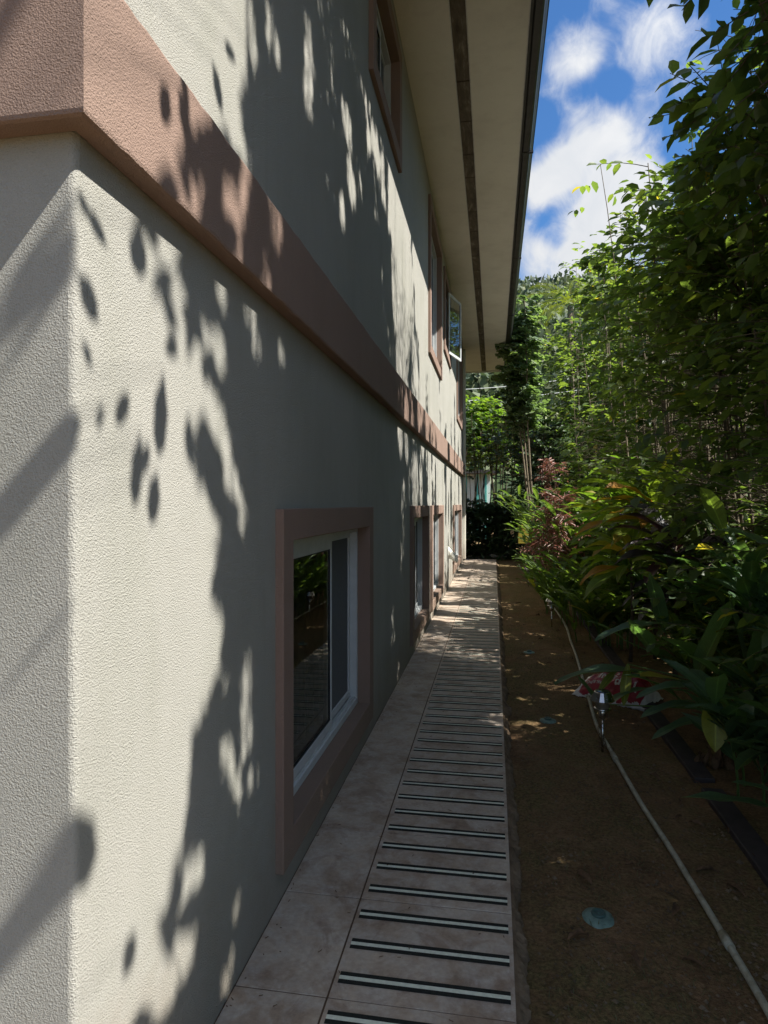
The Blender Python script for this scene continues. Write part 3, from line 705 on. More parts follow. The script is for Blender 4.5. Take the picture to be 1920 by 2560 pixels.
# soil bag
bag = empty('soil_bag', (.92, 5.12, GZ), 'crumpled red and white plastic bag with white lettering lying at the bed edge', 'bag'); bag.rotation_euler = (0, 0, -.62)
BL, BW = .27, .20
def bagz(u, v):   # u,v in -1..1
    e = max(0, (1 - abs(u) ** 4.0)) ** .6 * max(0, (1 - abs(v) ** 2.2)) ** .85
    return .17 * e * (1 + .2 * u) + .017 * noise.noise(Vector((u * 2.5, v * 2.5, 3))) * (e + .15) + .011 * noise.noise(Vector((u * 7, v * 5, 5))) + .008 * abs(noise.noise(Vector((u * 13, v * 16, 8)))) + .006
s_ = MB(); n = 80
for i in range(n + 1):
    for j in range(n + 1):
        u = -1 + 2 * i / n; v = -1 + 2 * j / n
        s_.v.append((u * BL * (1 + .05 * noise.noise(Vector((v * 3, 0, 1)))), v * BW * (1 + .06 * noise.noise(Vector((u * 3, 4, 1)))), bagz(u, v)))
for i in range(n):
    for j in range(n):
        a = i * (n + 1) + j; u = -1 + 2 * (i + .5) / n; v = -1 + 2 * (j + .5) / n
        red = v > -.93 + .10 * noise.noise(Vector((u * 4, 0, 0))) and -.64 + .2 * v < u < .93
        s_.face((a, a + n + 1, a + n + 2, a + 1), 1 if red else 0, True)
s_.build('sack', [M['plasw'], M['plasr']], bag)
def bagtext(txt, size, u0, v0, rot):
    cu = bpy.data.curves.new('t', 'FONT'); cu.body = txt; cu.size = size; cu.align_x = 'CENTER'; cu.align_y = 'CENTER'; cu.offset = size * .02
    o = bpy.data.objects.new('t', cu); COL.objects.link(o); bpy.context.view_layer.update()
    me = bpy.data.meshes.new_from_object(o.evaluated_get(bpy.context.evaluated_depsgraph_get())); bpy.data.objects.remove(o)
    import bmesh
    bm = bmesh.new(); bm.from_mesh(me); bmesh.ops.triangulate(bm, faces=bm.faces)
    for _ in range(3): bmesh.ops.subdivide_edges(bm, edges=[e for e in bm.edges if e.calc_length() > .010], cuts=1)
    bmesh.ops.triangulate(bm, faces=[f for f in bm.faces if len(f.verts) > 3])
    for v in bm.verts:
        x = v.co.x * math.cos(rot) - v.co.y * math.sin(rot) + u0 * BL; y = v.co.x * math.sin(rot) + v.co.y * math.cos(rot) + v0 * BW
        v.co = Vector((x, y, bagz(x / BL, y / BW) + .0025))
    bm.to_mesh(me); bm.free(); me.materials.clear(); me.materials.append(M['plasw'])
    o = bpy.data.objects.new('lettering', me); COL.objects.link(o); o.parent = bag
bagtext('TOP', .085, .45, -.50, math.pi); bagtext('SOIL', .085, -.18, -.25, math.pi); bagtext('NATURAL BLEND', .022, -.34, -.62, math.pi)
s_ = MB(); pts = [Vector((.16 + .02 * i, -.20 - .012 * (i % 2), .015 + .004 * (i % 3))) for i in range(9)]; s_.tube(pts, [.006, .012, .014, .013, .012, .013, .012, .011, .005], 8); s_.build('rolled_edge', M['plasw'], bag)

# yellow marker behind, pale shed and posts at the far end
p = at_d(1317, 1336, 15.2); root = empty('yellow_sign', (p.x, p.y, GZ), 'small yellow rectangular board on a thin post in the dark far bed', 'sign')
s_ = MB(); s_.box(-.20, .20, -.01, .01, p.z - GZ - .22, p.z - GZ + .22); s_.build('board', M['yellow'], root, bevel=.01); s_ = MB(); s_.tube([(0, .025, 0), (0, .025, p.z - GZ + .1)], .014, 8); s_.build('post', M['trunk'], root)

# ================================================================== hedge and trees
gh = 'tall leafy trees forming the hedge'
ORD = ['first', 'second', 'third', 'fourth', 'fifth', 'sixth', 'seventh', 'eighth', 'ninth', 'tenth', 'eleventh', 'twelfth', 'thirteenth', 'fourteenth', 'fifteenth', 'sixteenth', 'seventeenth', 'eighteenth']
def row(y0, y1, step, xa, xb, lab, **kw):
    y = y0; i = 0
    while y < y1:
        hedge_tree(random.uniform(xa, xb), y + random.uniform(-.12, .12), label='slender many caned hedge tree, %s from the camera in its %s' % (ORD[i], lab), **kw); y += step; i += 1
for (x, y, tp, lab) in ((1.92, 1.42, 7.5, 'front'), (2.35, 1.34, 7.9, 'middle'), (2.8, 1.22, 8.3, 'rear')):
    hedge_tree(x, y, label='last hedge tree at the near end of the hedge, in its %s row' % lab, top=tp, ncane=4, ntwig=560, zlow=.08, spread=1.15, lean_s=.12, ybias=-.85, tlen=(.4, 1.05), nl=10)
row(1.9, 3.6, .52, 1.85, 2.05, 'near front row', top=7.6, ncane=4, ntwig=420, zlow=.08, spread=1.05, lean_s=.3)
row(3.4, 7.2, .62, 3.5, 3.9, 'added unseen outer row', top=7.8, ncane=4, ntwig=190, zlow=.6, spread=1.25)  # extra row outside the view, added to keep the wall above the band shaded
row(3.9, 6.0, .62, 1.9, 2.1, 'middle front row', top=4.2, ncane=4, ntwig=250, zlow=.12, spread=1.1, ll=.125, lw=.072)
row(6.1, 8.1, .62, 1.9, 2.1, 'later middle front row', top=4.9, ncane=4, ntwig=290, zlow=.12, spread=1.1, ll=.125, lw=.072)
row(1.75, 5.3, .56, 2.6, 2.9, 'near rear row', top=8.4, ncane=4, ntwig=420, zlow=.14, spread=1.15, lean_s=.3)
row(5.5, 7.6, .66, 2.6, 2.9, 'middle rear row', top=6.3, ncane=4, ntwig=320, zlow=.30, spread=1.15)
row(8.3, 14.6, .85, 1.9, 2.3, 'far front row', top=6.0, ncane=3, ntwig=400, zlow=.1, spread=1.05, ll=.14, lw=.085, cane_r=.012)
row(8.2, 14.6, .95, 2.9, 3.6, 'far rear row', top=6.6, ncane=3, ntwig=360, zlow=.12, spread=1.35, ll=.15, lw=.09, cane_r=.012)
def srow(y0, y1, step, xa, xb, lab, **kw):
    y = y0; i = 0
    while y < y1:
        hedge_tree(random.uniform(xa, xb), y, label='bushy green shrub, %s from the camera in the %s' % (ORD[i], lab), group='shrubs behind the hedge', name='background_shrub', cat='shrub', filt=False, simplef=True, **kw); y += step; i += 1
srow(3, 9.5, 1.3, 4.2, 4.8, 'low row near the camera', top=2.2, ncane=5, ntwig=150, zlow=.0, spread=1.5, mat='leaf', ll=.17, lw=.10, tint=.6, nl=8)
srow(9.8, 17, 1.3, 3.9, 4.5, 'row behind the far canes', top=4.5, ncane=5, ntwig=230, zlow=.0, spread=1.8, mat='leaf', ll=.17, lw=.10, tint=.6, nl=8)
srow(11, 21, 2.0, 6.2, 7.2, 'farthest row behind the hedge', top=6.6, ncane=5, ntwig=330, zlow=.0, spread=2.6, mat='leaf', ll=.22, lw=.13, tint=.7, nl=8)
for (x, y, tp, nt_, sp, mt, ll, lab) in (
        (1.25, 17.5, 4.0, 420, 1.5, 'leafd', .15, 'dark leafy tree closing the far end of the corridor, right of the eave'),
        (2.3, 17.5, 6.2, 520, 1.7, 'leaf', .14, 'tall leafy tree beyond the corridor, behind the red leaved shrub'),
        (3.3, 18.0, 8.3, 620, 1.9, 'leaf', .14, 'taller tree with open airy top against the white cloud'),
        (4.4, 18.2, 9.3, 680, 2.1, 'leaf', .15, 'tallest far tree rising against the blue sky'),
        (5.6, 18.6, 9.9, 680, 2.3, 'leaf', .16, 'far tree partly hidden behind the nearer hedge canopy'),
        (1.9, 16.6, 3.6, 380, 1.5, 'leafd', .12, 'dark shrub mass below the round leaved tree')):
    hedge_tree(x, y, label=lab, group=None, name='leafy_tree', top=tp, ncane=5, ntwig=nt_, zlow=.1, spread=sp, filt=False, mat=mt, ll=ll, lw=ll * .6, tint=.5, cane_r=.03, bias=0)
hedge_tree(1.05, 15.8, 6.3, 3, 300, .55, .95, 'tree with large round pale green leaves hanging beside the end of the gutter', group=None, name='round_leaf_tree', filt=False, mat='leafb', ll=.17, lw=.165, heart=True, tint=.5, cane_r=.03, bias=0, nl=8, zpow=1)
for (x, y, tp) in ((-.7, 21.3, 5.2), (.25, 21.8, 5.4), (-1.9, 21.5, 5.4)):
    hedge_tree(x, y, tp, 7, 460, .60, 1.25, 'bright yellow green leafy tree on bare dark stems beyond the end of the walkway' if x == .25 else ('sunlit yellow green tree close to the house corner at the far end' if x == -.7 else 'sunlit tree behind the far corner of the house'), group=None, name='sunlit_tree', filt=False, mat='leafy', ll=.16, lw=.10, tint=.55, cane_r=.022, bias=0, cm='trunk')
# dark low planting across the end
for i, (x, y) in enumerate(((-.9, 18.0), (-.2, 17.8), (.5, 17.7), (1.3, 16.2), (-1.6, 18.5))):
    hedge_tree(x, y, 1.6, 6, 220, .02, 1.0, ['dark shrub at the foot of the house corner beyond the walkway', 'dark shrub straight beyond the end of the walkway', 'dark shrub right of the walkway end', 'dark shrub behind the yellow board', 'dark shrub behind the house corner'][i], group=None, name='dark_shrub', cat='shrub', filt=False, mat='leafd', ll=.2, lw=.07, tint=.4, bias=0, cm='trunk')
for i in range(10):
    x = -1.3 + i * .26; hedge_tree(x, 18.9 + .4 * (i % 3), 4.4, 3, 26, .6, .8, 'bare thin dark stems, %s from the house corner, at the far end' % ORD[i], group='bare stems across the far end', name='bare_stem_tree', filt=False, mat='leafd', ll=.13, lw=.07, bias=0, cm='trunk', cane_r=.02)

# broad overhanging branch high on the right, close to the camera
def branch(pts, nt_, label, ll=.13, lw=.078, tl=(.25, .55), name='overhanging_branch', filt=True, r=.02, mat='leaf', tint=.25):
    root = empty(name, pts[0], label, 'branch'); off = Vector(pts[0]); sm = smooth([Vector(p) for p in pts])
    L = Leaves(); tw = s2 = MB(); s2.tube([p for p in sm], [r * (1 - .8 * i / len(sm)) for i in range(len(sm))], 7, 0, False)
    for k in range(nt_):
        q = sm[random.randrange(len(sm) // 5, len(sm))]; twig(L, tw, q, rv(1) + Vector((-.2, 0, .1)), random.uniform(*tl), 7, ll, lw, tint, filt)
    tw.v = [(a[0] - off.x, a[1] - off.y, a[2] - off.z) for a in tw.v]; L.p = [tuple(Vector(p) - off) for p in L.p]
    tw.build('limb', M['cane'], root); L.build('leaves', M[mat], root); return root
P = at_d
branch([(1.75, 2.6, 2.4), P(2010, 420, 3.2), P(1960, 120, 3.1), P(1920, -60, 3.0), P(1860, -200, 2.9)], 55, 'dark leafy branch hanging in at the top right corner against the sky')
branch([(1.9, 4.1, 2.2), P(1990, 700, 4.2), P(1900, 480, 4.0), P(1850, 330, 4.0), P(1800, 240, 4.0)], 70, 'leafy branch with large backlit leaves below the top right corner', tint=.5)
branch([(1.9, 4.6, 1.6), P(1990, 1000, 4.6), P(1900, 800, 4.5), P(1830, 700, 4.5), P(1790, 640, 4.6)], 80, 'leafy branch with drooping leaves at the right edge in mid height', tint=.35)
branch([(1.9, 5.6, 1.2), P(1850, 1250, 5.4), P(1790, 900, 5.4), P(1750, 840, 5.4), P(1700, 700, 5.4)], 70, 'sparse leafy branch reaching up in front of the bare canes', tint=.45, r=.024)

# leaves on a twig out of frame whose shadows fall on the sunlit wall by the corner
tw_root = empty('spray_branch', (1.5, .2, 3.0), 'thin leafy spray hanging over the walkway behind the camera side', 'branch'); off = Vector((1.5, .2, 3.0)); tb = MB(); SB = Leaves()
for (xa, ya, xb, yb, wd, tt) in ((190, 470, 232, 560, .020, 2.0), (215, 520, 272, 622, .026, 2.0), (194, 680, 252, 818, .045, 2.2), (206, 850, 232, 925, .022, 2.2), (325, 985, 285, 1065, .034, 2.3), (352, 1080, 330, 1300, .045, 2.5), (395, 1180, 372, 1330, .05, 2.6), (375, 1110, 350, 1190, .03, 2.5),
        (180, 2020, 225, 2250, .10, 3.2), (340, 560, 352, 720, .07, 2.6), (410, 930, 392, 1180, .06, 2.6), (260, 1010, 240, 1080, .02, 2.5), (340, 2330, 305, 2450, .045, 3.0), (345, 60, 360, 190, .03, 2.6), (400, 210, 425, 420, .035, 2.3), (372, 310, 350, 400, .05, 2.3), (395, 300, 432, 480, .05, 2.3), (480, 340, 505, 460, .045, 2.4), (530, 150, 560, 300, .05, 2.5), (560, 110, 590, 150, .03, 2.5), (620, 110, 632, 260, .05, 2.5), (455, 400, 470, 540, .04, 2.4), (540, 380, 560, 470, .06, 2.4)):
    A = at_x(xa, ya, WX) + S * tt; B = at_x(xb, yb, WX) + S * (tt + .03); d = B - A
    SB.add(tuple(A - off), tuple(d), tuple(S), d.length, wd * 1.2, .4)
    hub = A + S * 1.2; tb.tube([A - off, hub - off, Vector((2.2, -.6, max(1.2, hub.z + .3))) - off], [.0012, .0014, .002], 4, 0, False)
def at_y(x, y, Y):
    d = pxdir(x, y); t = Y / d.y; return Vector((d.x * t, Y, H + d.z * t))
for (xa, ya, xb, yb, wd, tt, Yp) in ((200, 560, -20, 870, .095, 2.3, YC), (195, 500, -10, 740, .018, 2.6, YC), (195, 640, -10, 960, .016, 2.8, YC), (190, 1115, -20, 1265, .065, 2.3, YC), (190, 2185, -20, 2345, .135, 3.2, YC), (110, -90, -60, 120, .11, 3.4, 1.005), (60, -200, -200, 60, .16, 3.4, 1.005), (190, 1500, -20, 1760, .010, 3.0, YC)):
    A = at_y(xa, ya, Yp) + S * tt; B = at_y(xb, yb, Yp) + S * tt; v = B - A; v = v - S * v.dot(S); c_ = (A + B) / 2
    SB.add(tuple(c_ - v * .6 - off), tuple(v), tuple(S), v.length * 1.2, wd * 1.2, .4)
tb.tube([Vector((2.2, -.6, -.1)) - off, Vector((2.23, -.62, 2)) - off, Vector((2.2, -.6, 6.3)) - off], [.03, .022, .01], 7, 0, False)
tb.build('limb', M['cane'], tw_root); SB.build('leaves', M['leaf'], tw_root)

# ================================================================== understorey
def rosette(x, y, z, n, ll, lw, mat, label, tint=.5, name='ti_plant', stem=True, updir=.9, droop=1.2, bias=(0, 0), cat='plant', group=None, spread=1.0):
    off = (x, y, GZ); root = empty(name, off, label, cat, group); B_ = Blades()
    for i in range(n):
        a = i * 2.4 + random.uniform(-.2, .2); k = i / n; el = updir * (1.25 - 1.3 * k)
        d = Vector((math.cos(a) * spread + bias[0], math.sin(a) * spread + bias[1], el * 1.1)); zz = z + .22 * (.5 - k)
        B_.add((x + .015 * math.cos(a), y + .015 * math.sin(a), zz), d, ll * random.uniform(.75, 1.1), lw * random.uniform(.85, 1.1), droop * random.uniform(.7, 1.3), min(1, max(0, random.gauss(tint, .22))), roll=random.uniform(-.4, .4), peak=.55)
    B_.build('foliage', M[mat], root, off)
    if stem:
        s_ = MB(); s_.tube([(0, 0, 0), (.02, .01, (z - GZ) * .5), (0, 0, z - GZ + .1)], [.018, .015, .011], 8); s_.build('stem', M['trunk'], root)
    return root
def clump(x, y, nst, hgt, ll, lw, mat, label, tint=.5, lean=.5, per=9, name='ginger_clump', group='leafy ginger clumps in the bed', bias=(-.25, -.1), r=.25, droop=.9, cat='plant'):
    off = (x, y, GZ); root = empty(name, off, label, cat, group); B_ = Blades(); s_ = MB()
    for i in range(nst):
        a = random.uniform(0, 6.28); rr = r * math.sqrt(random.random()); b = Vector((x + rr * math.cos(a), y + rr * math.sin(a), GZ))
        dirh = Vector((math.cos(a) + bias[0] * 2, math.sin(a) + bias[1] * 2, 0)) * lean; h = hgt * random.uniform(.6, 1.05); pts = []
        for k in range(7):
            u = k / 6; pts.append(b + Vector((dirh.x * h * u * u * .7, dirh.y * h * u * u * .7, h * (u - .18 * u * u * lean * 1.3))))
        s_.tube([p - Vector(off) for p in pts], [.007, .007, .006, .006, .005, .004, .002], 5, 0, False)
        for k in range(per):
            u = .25 + .75 * k / per; s = u * 6; j = min(int(s), 5); q = pts[j].lerp(pts[j + 1], s - j); td = unit(pts[j + 1] - pts[j]); sd_ = td.cross(Vector((0, 0, 1)))
            if sd_.length < .1: sd_ = Vector((math.cos(a + 1.5), math.sin(a + 1.5), 0))
            sd_.normalize(); sg = 1 if k % 2 else -1
            B_.add(q, td * .7 + sd_ * sg * random.uniform(.5, .9) + Vector((0, 0, .15)) + rv(.15), ll * random.uniform(.7, 1.1), lw * random.uniform(.8, 1.1), droop * random.uniform(.6, 1.3), min(1, max(0, random.gauss(tint, .2))), seg=6, roll=random.uniform(-.3, .3))
    s_.build('stems', M['ginger'], root); B_.build('foliage', M[mat], root, off)
    return root
# big ti plants of the middle bed
rosette(1.50, 6.45, 1.32, 30, .74, .135, 'ti', 'tall ti plant with long yellow green leaves fanning left in the middle of the bed', .6, bias=(-.75, -.25), droop=.9)
rosette(1.35, 7.5, 1.25, 26, .66, .12, 'ti', 'second yellow green ti plant just behind the tallest one', .45, bias=(-.6, -.2), droop=1.1)
rosette(1.25, 6.3, .85, 22, .58, .11, 'ti', 'lower ti plant with orange tinged old leaves beside the pipe', .75, bias=(-.5, -.2), droop=1.6)
rosette(1.50, 5.75, 1.0, 22, .55, .14, 'tidark', 'dark purple leaved ti plant in front of the yellow green ones', .45, updir=1.1, droop=1.3, bias=(-.15, -.1))
rosette(1.48, 5.7, .68, 14, .45, .09, 'tidark', 'lower tier dark leaved ti plant near the soil', .3, updir=.5, droop=1.5, bias=(-.2, -.1))
rosette(1.9, 8.6, 1.7, 22, .6, .11, 'ti', 'ti plant with upright leaves behind at the foot of the canes', .3, bias=(-.3, 0), droop=.8)
for i, (x, y, n, h, ll, lw, mt, lb) in enumerate((
        (1.02, 8.9, 22, .85, .34, .055, 'ginger', 'ginger clump beside the mid path light spilling over the soil'),
        (1.15, 8.2, 24, .95, .34, .06, 'ginger', 'low ginger clump overhanging the pipe bend'),
        (1.20, 7.1, 20, .75, .32, .06, 'ginger', 'low ginger clump below the orange tinged ti plant'),
        (1.25, 11.0, 26, 1.7, .42, .06, 'ginger', 'tall ginger clump behind the red leaved shrub'),
        (1.20, 12.8, 24, 1.9, .42, .06, 'ginger', 'far ginger clump near the end of the bed'),
        (1.7, 9.8, 26, 2.2, .5, .07, 'ginger', 'tall arching ginger clump above the red shrub'),
        (2.3, 7.4, 20, 1.5, .45, .08, 'broad', 'broad leaved clump at the foot of the cane hedge'),
        (2.1, 5.2, 20, 1.2, .5, .11, 'broad', 'broad leaved clump at the right edge below the canes'),
        (1.65, 5.1, 16, .75, .38, .07, 'ginger', 'low ginger clump just behind the soil bag'),
        (1.95, 6.4, 18, 1.1, .42, .09, 'broad', 'broad leaved clump behind the purple leaved plant'),
        (1.75, 7.3, 18, .9, .4, .07, 'ginger', 'ginger clump hidden behind the tallest ti plant'),
        (1.3, 14.6, 22, 1.8, .42, .06, 'ginger', 'most distant ginger clump in the shade'))):
    clump(x, y, n, h, ll, lw, mt, lb, .5, r=.35)
# foreground heliconia: few big leaves placed one by one
root = empty('heliconia', (1.75, 4.3, GZ), 'large dark green broad leaved plant at the right in front of the bag', 'plant'); off = (1.75, 4.3, GZ); B_ = Blades(); s_ = MB()
def big(xa, ya, da, xb, yb, db, w_, droop, tint, roll=0):
    a = at_d(xa, ya, da); b_ = at_d(xb, yb, db); d = b_ - a; L_ = d.length
    B_.add(a, d / L_ + Vector((0, 0, droop * .5)), L_ * 1.06, w_, droop, tint, seg=12, roll=roll, fold=.12, wave=.012)
    g0 = Vector((1.72 + random.uniform(-.15, .15), 4.3 + random.uniform(-.2, .2), GZ)); s_.tube([g0 - Vector(off), (g0 + a) / 2 - Vector(off) + Vector((.03, 0, .12)), a - Vector(off)], [.011, .008, .004], 6, 0, False)
for q in ((1640, 1640, 4.5, 1575, 1555, 4.3, .15, .1, .35), (1650, 1690, 4.5, 1400, 1740, 4.5, .16, .8, .45), (1690, 1560, 4.6, 1500, 1620, 4.5, .15, .6, .5), (1740, 1650, 4.2, 1655, 1600, 4.0, .22, .3, .3), (1740, 1700, 4.0, 1840, 1500, 3.9, .20, .2, .5, .6),
          (1860, 1650, 3.9, 1820, 1490, 3.8, .17, .1, .55, .9), (1880, 1680, 3.7, 1960, 1520, 3.6, .20, .1, .35, .5), (1700, 1750, 4.1, 1560, 1700, 4.0, .14, .6, .4), (1760, 1760, 3.9, 1610, 1810, 3.8, .10, .6, .4), (1790, 1790, 3.8, 1640, 1860, 3.7, .09, .5, .5), (1770, 1720, 3.9, 1600, 1765, 3.8, .11, .7, .35),
          (1830, 1760, 3.7, 1905, 1900, 3.6, .12, .8, .4), (1870, 1560, 4.2, 1930, 1680, 4.1, .16, .5, .3), (1660, 1580, 4.7, 1625, 1440, 4.6, .13, .1, .3), (1750, 1540, 4.6, 1700, 1420, 4.7, .16, .1, .5), (1860, 1500, 4.4, 1780, 1380, 4.3, .18, .2, .35, .4), (1800, 1690, 3.6, 1700, 1640, 3.5, .12, .4, .45),
          (1900, 1800, 3.4, 1790, 1860, 3.3, .09, .6, .4), (1500, 1760, 4.6, 1445, 1690, 4.7, .07, -.1, .5), (1560, 1600, 4.8, 1470, 1560, 4.8, .10, .6, .4), (1620, 1720, 4.4, 1520, 1800, 4.4, .09, 1.0, .5),
          (1940, 2020, 2.9, 1715, 2003, 2.85, .085, .25, .55), (1960, 1990, 2.8, 1835, 1962, 2.8, .06, .3, .6)):
    big(*q)
B_.build('foliage', M['broad'], root, off)
B_ = Blades()
for q in ((1790, 1735, 3.3, 1788, 1872, 3.2, .13, .15, .35, .1), (1545, 1672, 4.55, 1500, 1735, 4.5, .06, .4, .1, .3), (1570, 1660, 4.5, 1560, 1760, 4.4, .07, .2, .2, .2), (1700, 1700, 4.15, 1575, 1700, 4.05, .12, .3, .9)): big(*q)
B_.build('yellowing_leaves', M['yleaf'], root, off); s_.build('stalks', M['ginger'], root)
for i, (x, y, n, h, ll, lb) in enumerate(((1.45, 3.6, 12, .55, .34, 'low broad leaved clump rising behind the middle edging board'), (1.9, 3.2, 16, .9, .42, 'leafy clump just inside the right edge'), (1.5, 2.2, 12, .8, .4, 'leafy clump outside the lower right corner'), (2.2, 2.6, 18, 1.6, .5, 'tall leafy clump beside the nearest hedge trees'), (1.8, 1.3, 18, 1.7, .5, 'tall leafy clump beside the camera'), (2.0, 4.2, 18, 1.5, .5, 'tall clump behind the broad leaved plant'))):
    clump(x, y, n, h, ll, .10, 'broad', lb, .45, r=.3, name='broadleaf_clump', group='broad leaved clumps', bias=(-.1, -.05), lean=.35)
# red shrub
def red_shrub(x, y, z0, z1, n, label, ll=.16):
    root = empty('croton', (x, y, GZ), label, 'shrub'); L = Leaves(); tw = MB(); off = Vector((x, y, GZ)); tw.tube([(0, 0, 0), (.03, 0, z0), (0, 0, z1)], [.02, .014, .006], 7, 0, False)
    for k in range(n):
        z = z0 + (z1 - z0) * random.random() ** 1.4; r_ = .26 * (1.1 - (z - z0) / (z1 - z0)); a_ = random.uniform(0, 6.28); twig(L, tw, (r_ * math.cos(a_), r_ * math.sin(a_), z), rv(1) + Vector((-.2, -.1, .3)), random.uniform(.12, .34), 9, ll, .024, .45, False, sag=.5)
    tw.build('stem', M['trunk'], root); L.build('foliage', M['croton'], root)
red_shrub(.95, 9.8, .62, 1.55, 120, 'thin leaved red and pink croton shrub left of the ti plants')
red_shrub(1.35, 15.2, 2.0, 2.45, 40, 'dim dark red leaved shrub in the shade at the far end')
# dead leaves hanging in the near plant and lying on soil
dl = []
for i, (x, y, a) in enumerate(((1560, 2165, .3), (1700, 2010, 1.2), (1760, 2070, 2.4), (1790, 1900, .2), (1840, 1990, 2.9), (1880, 2110, .6), (1900, 2160, 1.7), (1480, 2210, 2.2), (1420, 2350, .5), (1680, 2290, 1.1), (1300, 1637, .2), (1430, 1650, 1.3), (1690, 2050, .9), (1650, 1950, 2.0), (1820, 2080, 1.4), (1860, 2240, 2.1), (1500, 1660, .4), (1380, 1660, 2.6), (1345, 1600, .7), (1400, 1580, 2.0), (1740, 2180, .2), (1600, 2420, 1.9), (1760, 2420, 2.6), (1340, 1540, 1.0), (1290, 1508, .3))):
    p = at_z(x, y, GZ + .012); B_ = Blades(); L_ = random.uniform(.05, .10)
    B_.add((0, 0, 0), Vector((math.cos(a), math.sin(a), .3)), L_, L_ * .3, 1.2, .5, seg=6, roll=random.uniform(-.5, .5), fold=.5, wave=.05)
    o = B_.build('fallen_leaf', M['deadleaf'], None); o.location = p; tag(o, 'dry brown curled leaf lying on the soil', 'leaf', 'dry leaves fallen on the soil')
B_ = Blades()
for k in range(16):
    p = at_d(1790 + random.uniform(-40, 30), 1890 + random.uniform(-40, 40), 3.6); B_.add(p, Vector((random.uniform(-.4, .4), random.uniform(-.4, .4), -1)), random.uniform(.12, .22), .045, .3, .5, roll=random.uniform(-1, 1), fold=.5, wave=.06)
o = B_.build('dead_foliage', M['deadleaf'], root := empty('dried_clump', at_d(1790, 1890, 3.6), 'hanging brown dried leaves under the yellowing leaf', 'plant'), tuple(at_d(1790, 1890, 3.6)))
# pebbles, crumbs and moss tufts of the soil: uncountable
s_ = MB()
for k in range(4200):
    y = 1.5 + 8 * random.random() ** 1.6; x = random.uniform(.14, 1.0); r = random.uniform(.002, .008) * (1.7 if random.random() < .05 else 1)
    if x > .6 and random.random() < .5: r *= 1.3
    n0 = len(s_.v); c_ = Vector((x, y, GZ + r * .3))
    for v in ((1, 0, 0), (-.8, .2, 0), (0, 1, .1), (.1, -.9, 0), (0, 0, .8)): s_.v.append(tuple(c_ + Vector(v) * r * random.uniform(.7, 1.2)))
    for f in ((0, 2, 4), (2, 1, 4), (1, 3, 4), (3, 0, 4)): s_.face(tuple(n0 + i for i in f))
tag(s_.build('soil_crumbs', simple('crumbs', (.19, .14, .09), .95, .1, 0, .3, 5)), kind='stuff')
L = Leaves()
for k in range(16000):
    y = 1.4 + 12 * random.random() ** 1.4; x = random.uniform(.16, 1.15)
    if noise.noise(Vector((x * 3, y * 2.2, 7))) + .4 * noise.noise(Vector((x * 12, y * 12, 2))) < .02: continue
    L.add((x, y, GZ - .001), (random.uniform(-1, 1), random.uniform(-1, 1), random.uniform(.15, .8)), (0, 0, 1), random.uniform(.012, .035), .0035, random.random())
tag(L.build('moss', M['moss'], None, simple=True), kind='stuff')
s_ = MB()
for k in range(60):
    p = at_z(random.uniform(1330, 1900), random.uniform(1500, 2500), GZ + .006)
    if p.x > 1.1 or p.x < .15: continue
    a = random.uniform(0, 6.28); l = random.uniform(.04, .16); pts = [p + Vector((math.cos(a) * l * u + .012 * math.sin(u * 9 + k), math.sin(a) * l * u, .004 + .006 * math.sin(u * 3))) for u in (0, .3, .6, 1)]; s_.tube(pts, .0014, 4, 0, False)
for k in range(170):
    x = random.uniform(-.72, .05) if random.random() < .5 else (-.735 + abs(random.gauss(0, .02))); y = 1.3 + 9 * random.random() ** 1.5; a = random.uniform(0, 6.28); l = random.uniform(.004, .016)
    s_.tube([(x, y, .003), (x + math.cos(a) * l, y + math.sin(a) * l, .004)], .0013, 4, 0, False)
tag(s_.build('twig_litter', M['deadleaf']), kind='stuff')

# ================================================================== distance
def hz(x, y):
    d = math.hypot(x, y); h = max(0, (y - 42)) * .375 + 6 * noise.noise(Vector((x * .015, y * .015, 0))) * min(1, max(0, (y - 42) / 40)); return min(h, 84 - max(0, x - 25) * .35 + 5 * noise.noise(Vector((x * .03, y * .02, 3)))) + GZ
h = MB(); n = 70
for j in range(n + 1):
    for i in range(n + 1):
        x = -260 + 560 * i / n; y = 40 + 330 * j / n; h.v.append((x, y, hz(x, y) - .1))
for j in range(n):
    for i in range(n): a = j * (n + 1) + i; h.face((a, a + 1, a + n + 2, a + n + 1), 0, True)
M['hill'] = simple('hill_scrub', (.055, .085, .035), .95, .1, 0, .3, .3)
tag(h.build('hill', M['hill']), kind='structure')
M['far'] = leafmat('far_foliage', [(0, (.05, .075, .045)), (.5, (.085, .115, .055)), (1, (.14, .155, .075))], .2, .7, (1.2, 1.3, .8), scale=.5)
L = Leaves()
for k in range(2600):
    y = 48 + 230 * random.random() ** .8; x = y * random.uniform(-.10, .40) ; z = hz(x, y); r = random.uniform(1.6, 3.6) * (.6 + y / 300); tnt = random.random()
    nb = 26 if y < 120 else 20
    for q in range(nb):
        v = unit(rv(1)); c_ = Vector((x, y, z + r * .8)) + Vector((v.x * r, v.y * r, v.z * r * .9)) * random.uniform(.6, 1.05)
        L.add(c_, unit(v + rv(.9)), unit(v + rv(.7)), r * random.uniform(.25, .6), r * .38, min(1, max(0, tnt + random.uniform(-.25, .25))))
tag(L.build('hillside_forest', M['far'], None, simple=True), kind='stuff')
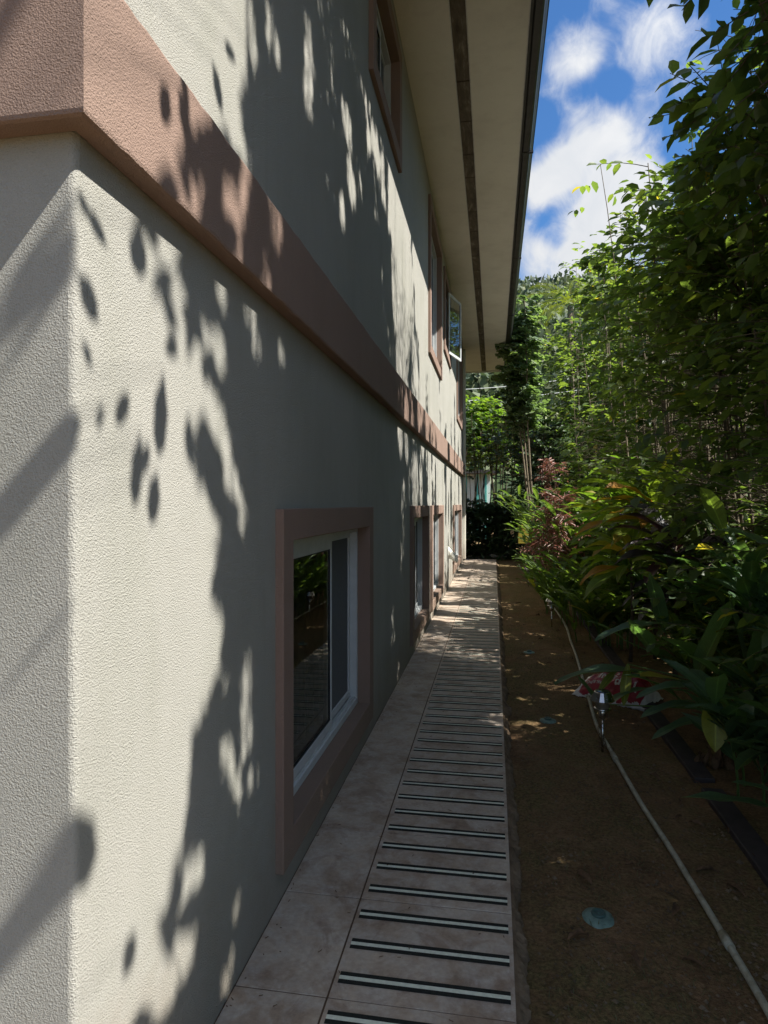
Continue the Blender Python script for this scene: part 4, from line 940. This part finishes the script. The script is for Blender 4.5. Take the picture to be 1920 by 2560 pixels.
# palm with yellow fronds beyond the round leaved tree
p = at_d(1425, 760, 24); root = empty('palm', (p.x, p.y, GZ), 'palm with thin yellow green fronds showing beyond the round leaved tree', 'palm'); L = Leaves(); s_ = MB(); s_.tube([(0, 0, 0), (.1, 0, p.z * .5), (0, 0, p.z)], [.14, .1, .08], 8); s_.build('trunk', M['trunk'], root)
for k in range(16):
    a = k * 2.4; d = Vector((math.cos(a), math.sin(a), random.uniform(.3, 1.3))).normalized(); q = Vector((0, 0, p.z - GZ))
    for j in range(22):
        q = q + d * .075; d = unit(d + Vector((0, 0, -.06))); sd_ = unit(d.cross(Vector((0, 0, 1))))
        for sg in (-1, 1): L.add(q, sd_ * sg + d * .8 + Vector((0, 0, -.15)), Vector((0, 0, 1)), .42, .03, random.random())
L.build('fronds', leafmat('palm_frond', [(0, (.14, .17, .02)), (1, (.26, .27, .03))], .35), root, simple=True)
# pale outbuilding with teal posts, glimpsed through the stems
p = at_d(1180, 1235, 27); root = empty('outbuilding', (p.x, p.y, GZ), 'pale wall with teal posts glimpsed between the dark stems at the far end', 'building')
s_ = MB(); s_.box(-.45, .75, 0, .15, 0, 2.7); s_.build('wall', M['palewall'], root)
for x in (-.30, .18, .52): s_ = MB(); s_.box(x, x + .09, -.12, -.02, 0, 2.69); s_.build('post', M['teal'], root, bevel=.01)
s_ = MB(); s_.box(-.7, 1.0, -.4, 1.6, 2.72, 2.85); s_.build('roof', M['black_roof'], root)
for (ya, yb, dd, lb) in ((960, 950, 30, 'upper pale overhead wire seen below the end of the eave'), (986, 982, 30, 'lower pale overhead wire seen below the end of the eave')):
    a = at_d(900, ya + 16, dd); b_ = at_d(1500, yb - 14, dd + 3); s_ = MB(); s_.tube([a.lerp(b_, u) + Vector((0, 0, -.3 * math.sin(math.pi * u))) for u in np.linspace(0, 1, 14)], .018, 5); tag(s_.build('overhead_wire', M['wire']), lb, 'wire', 'overhead wires')
a = at_d(1196, 918, 18.6); b_ = at_d(1199, 1000, 19.4); s_ = MB(); s_.tube([a, a.lerp(b_, .4) + Vector((-.03, 0, 0)), a.lerp(b_, .7) + Vector((.03, 0, 0)), b_ + Vector((0, 6, -.2))], .012, 5); tag(s_.build('hanging_cable', M['cable']), 'thin black cable dropping from the far end of the eave', 'cable')
print('leaf verts', sum(len(m.vertices) for m in bpy.data.meshes))
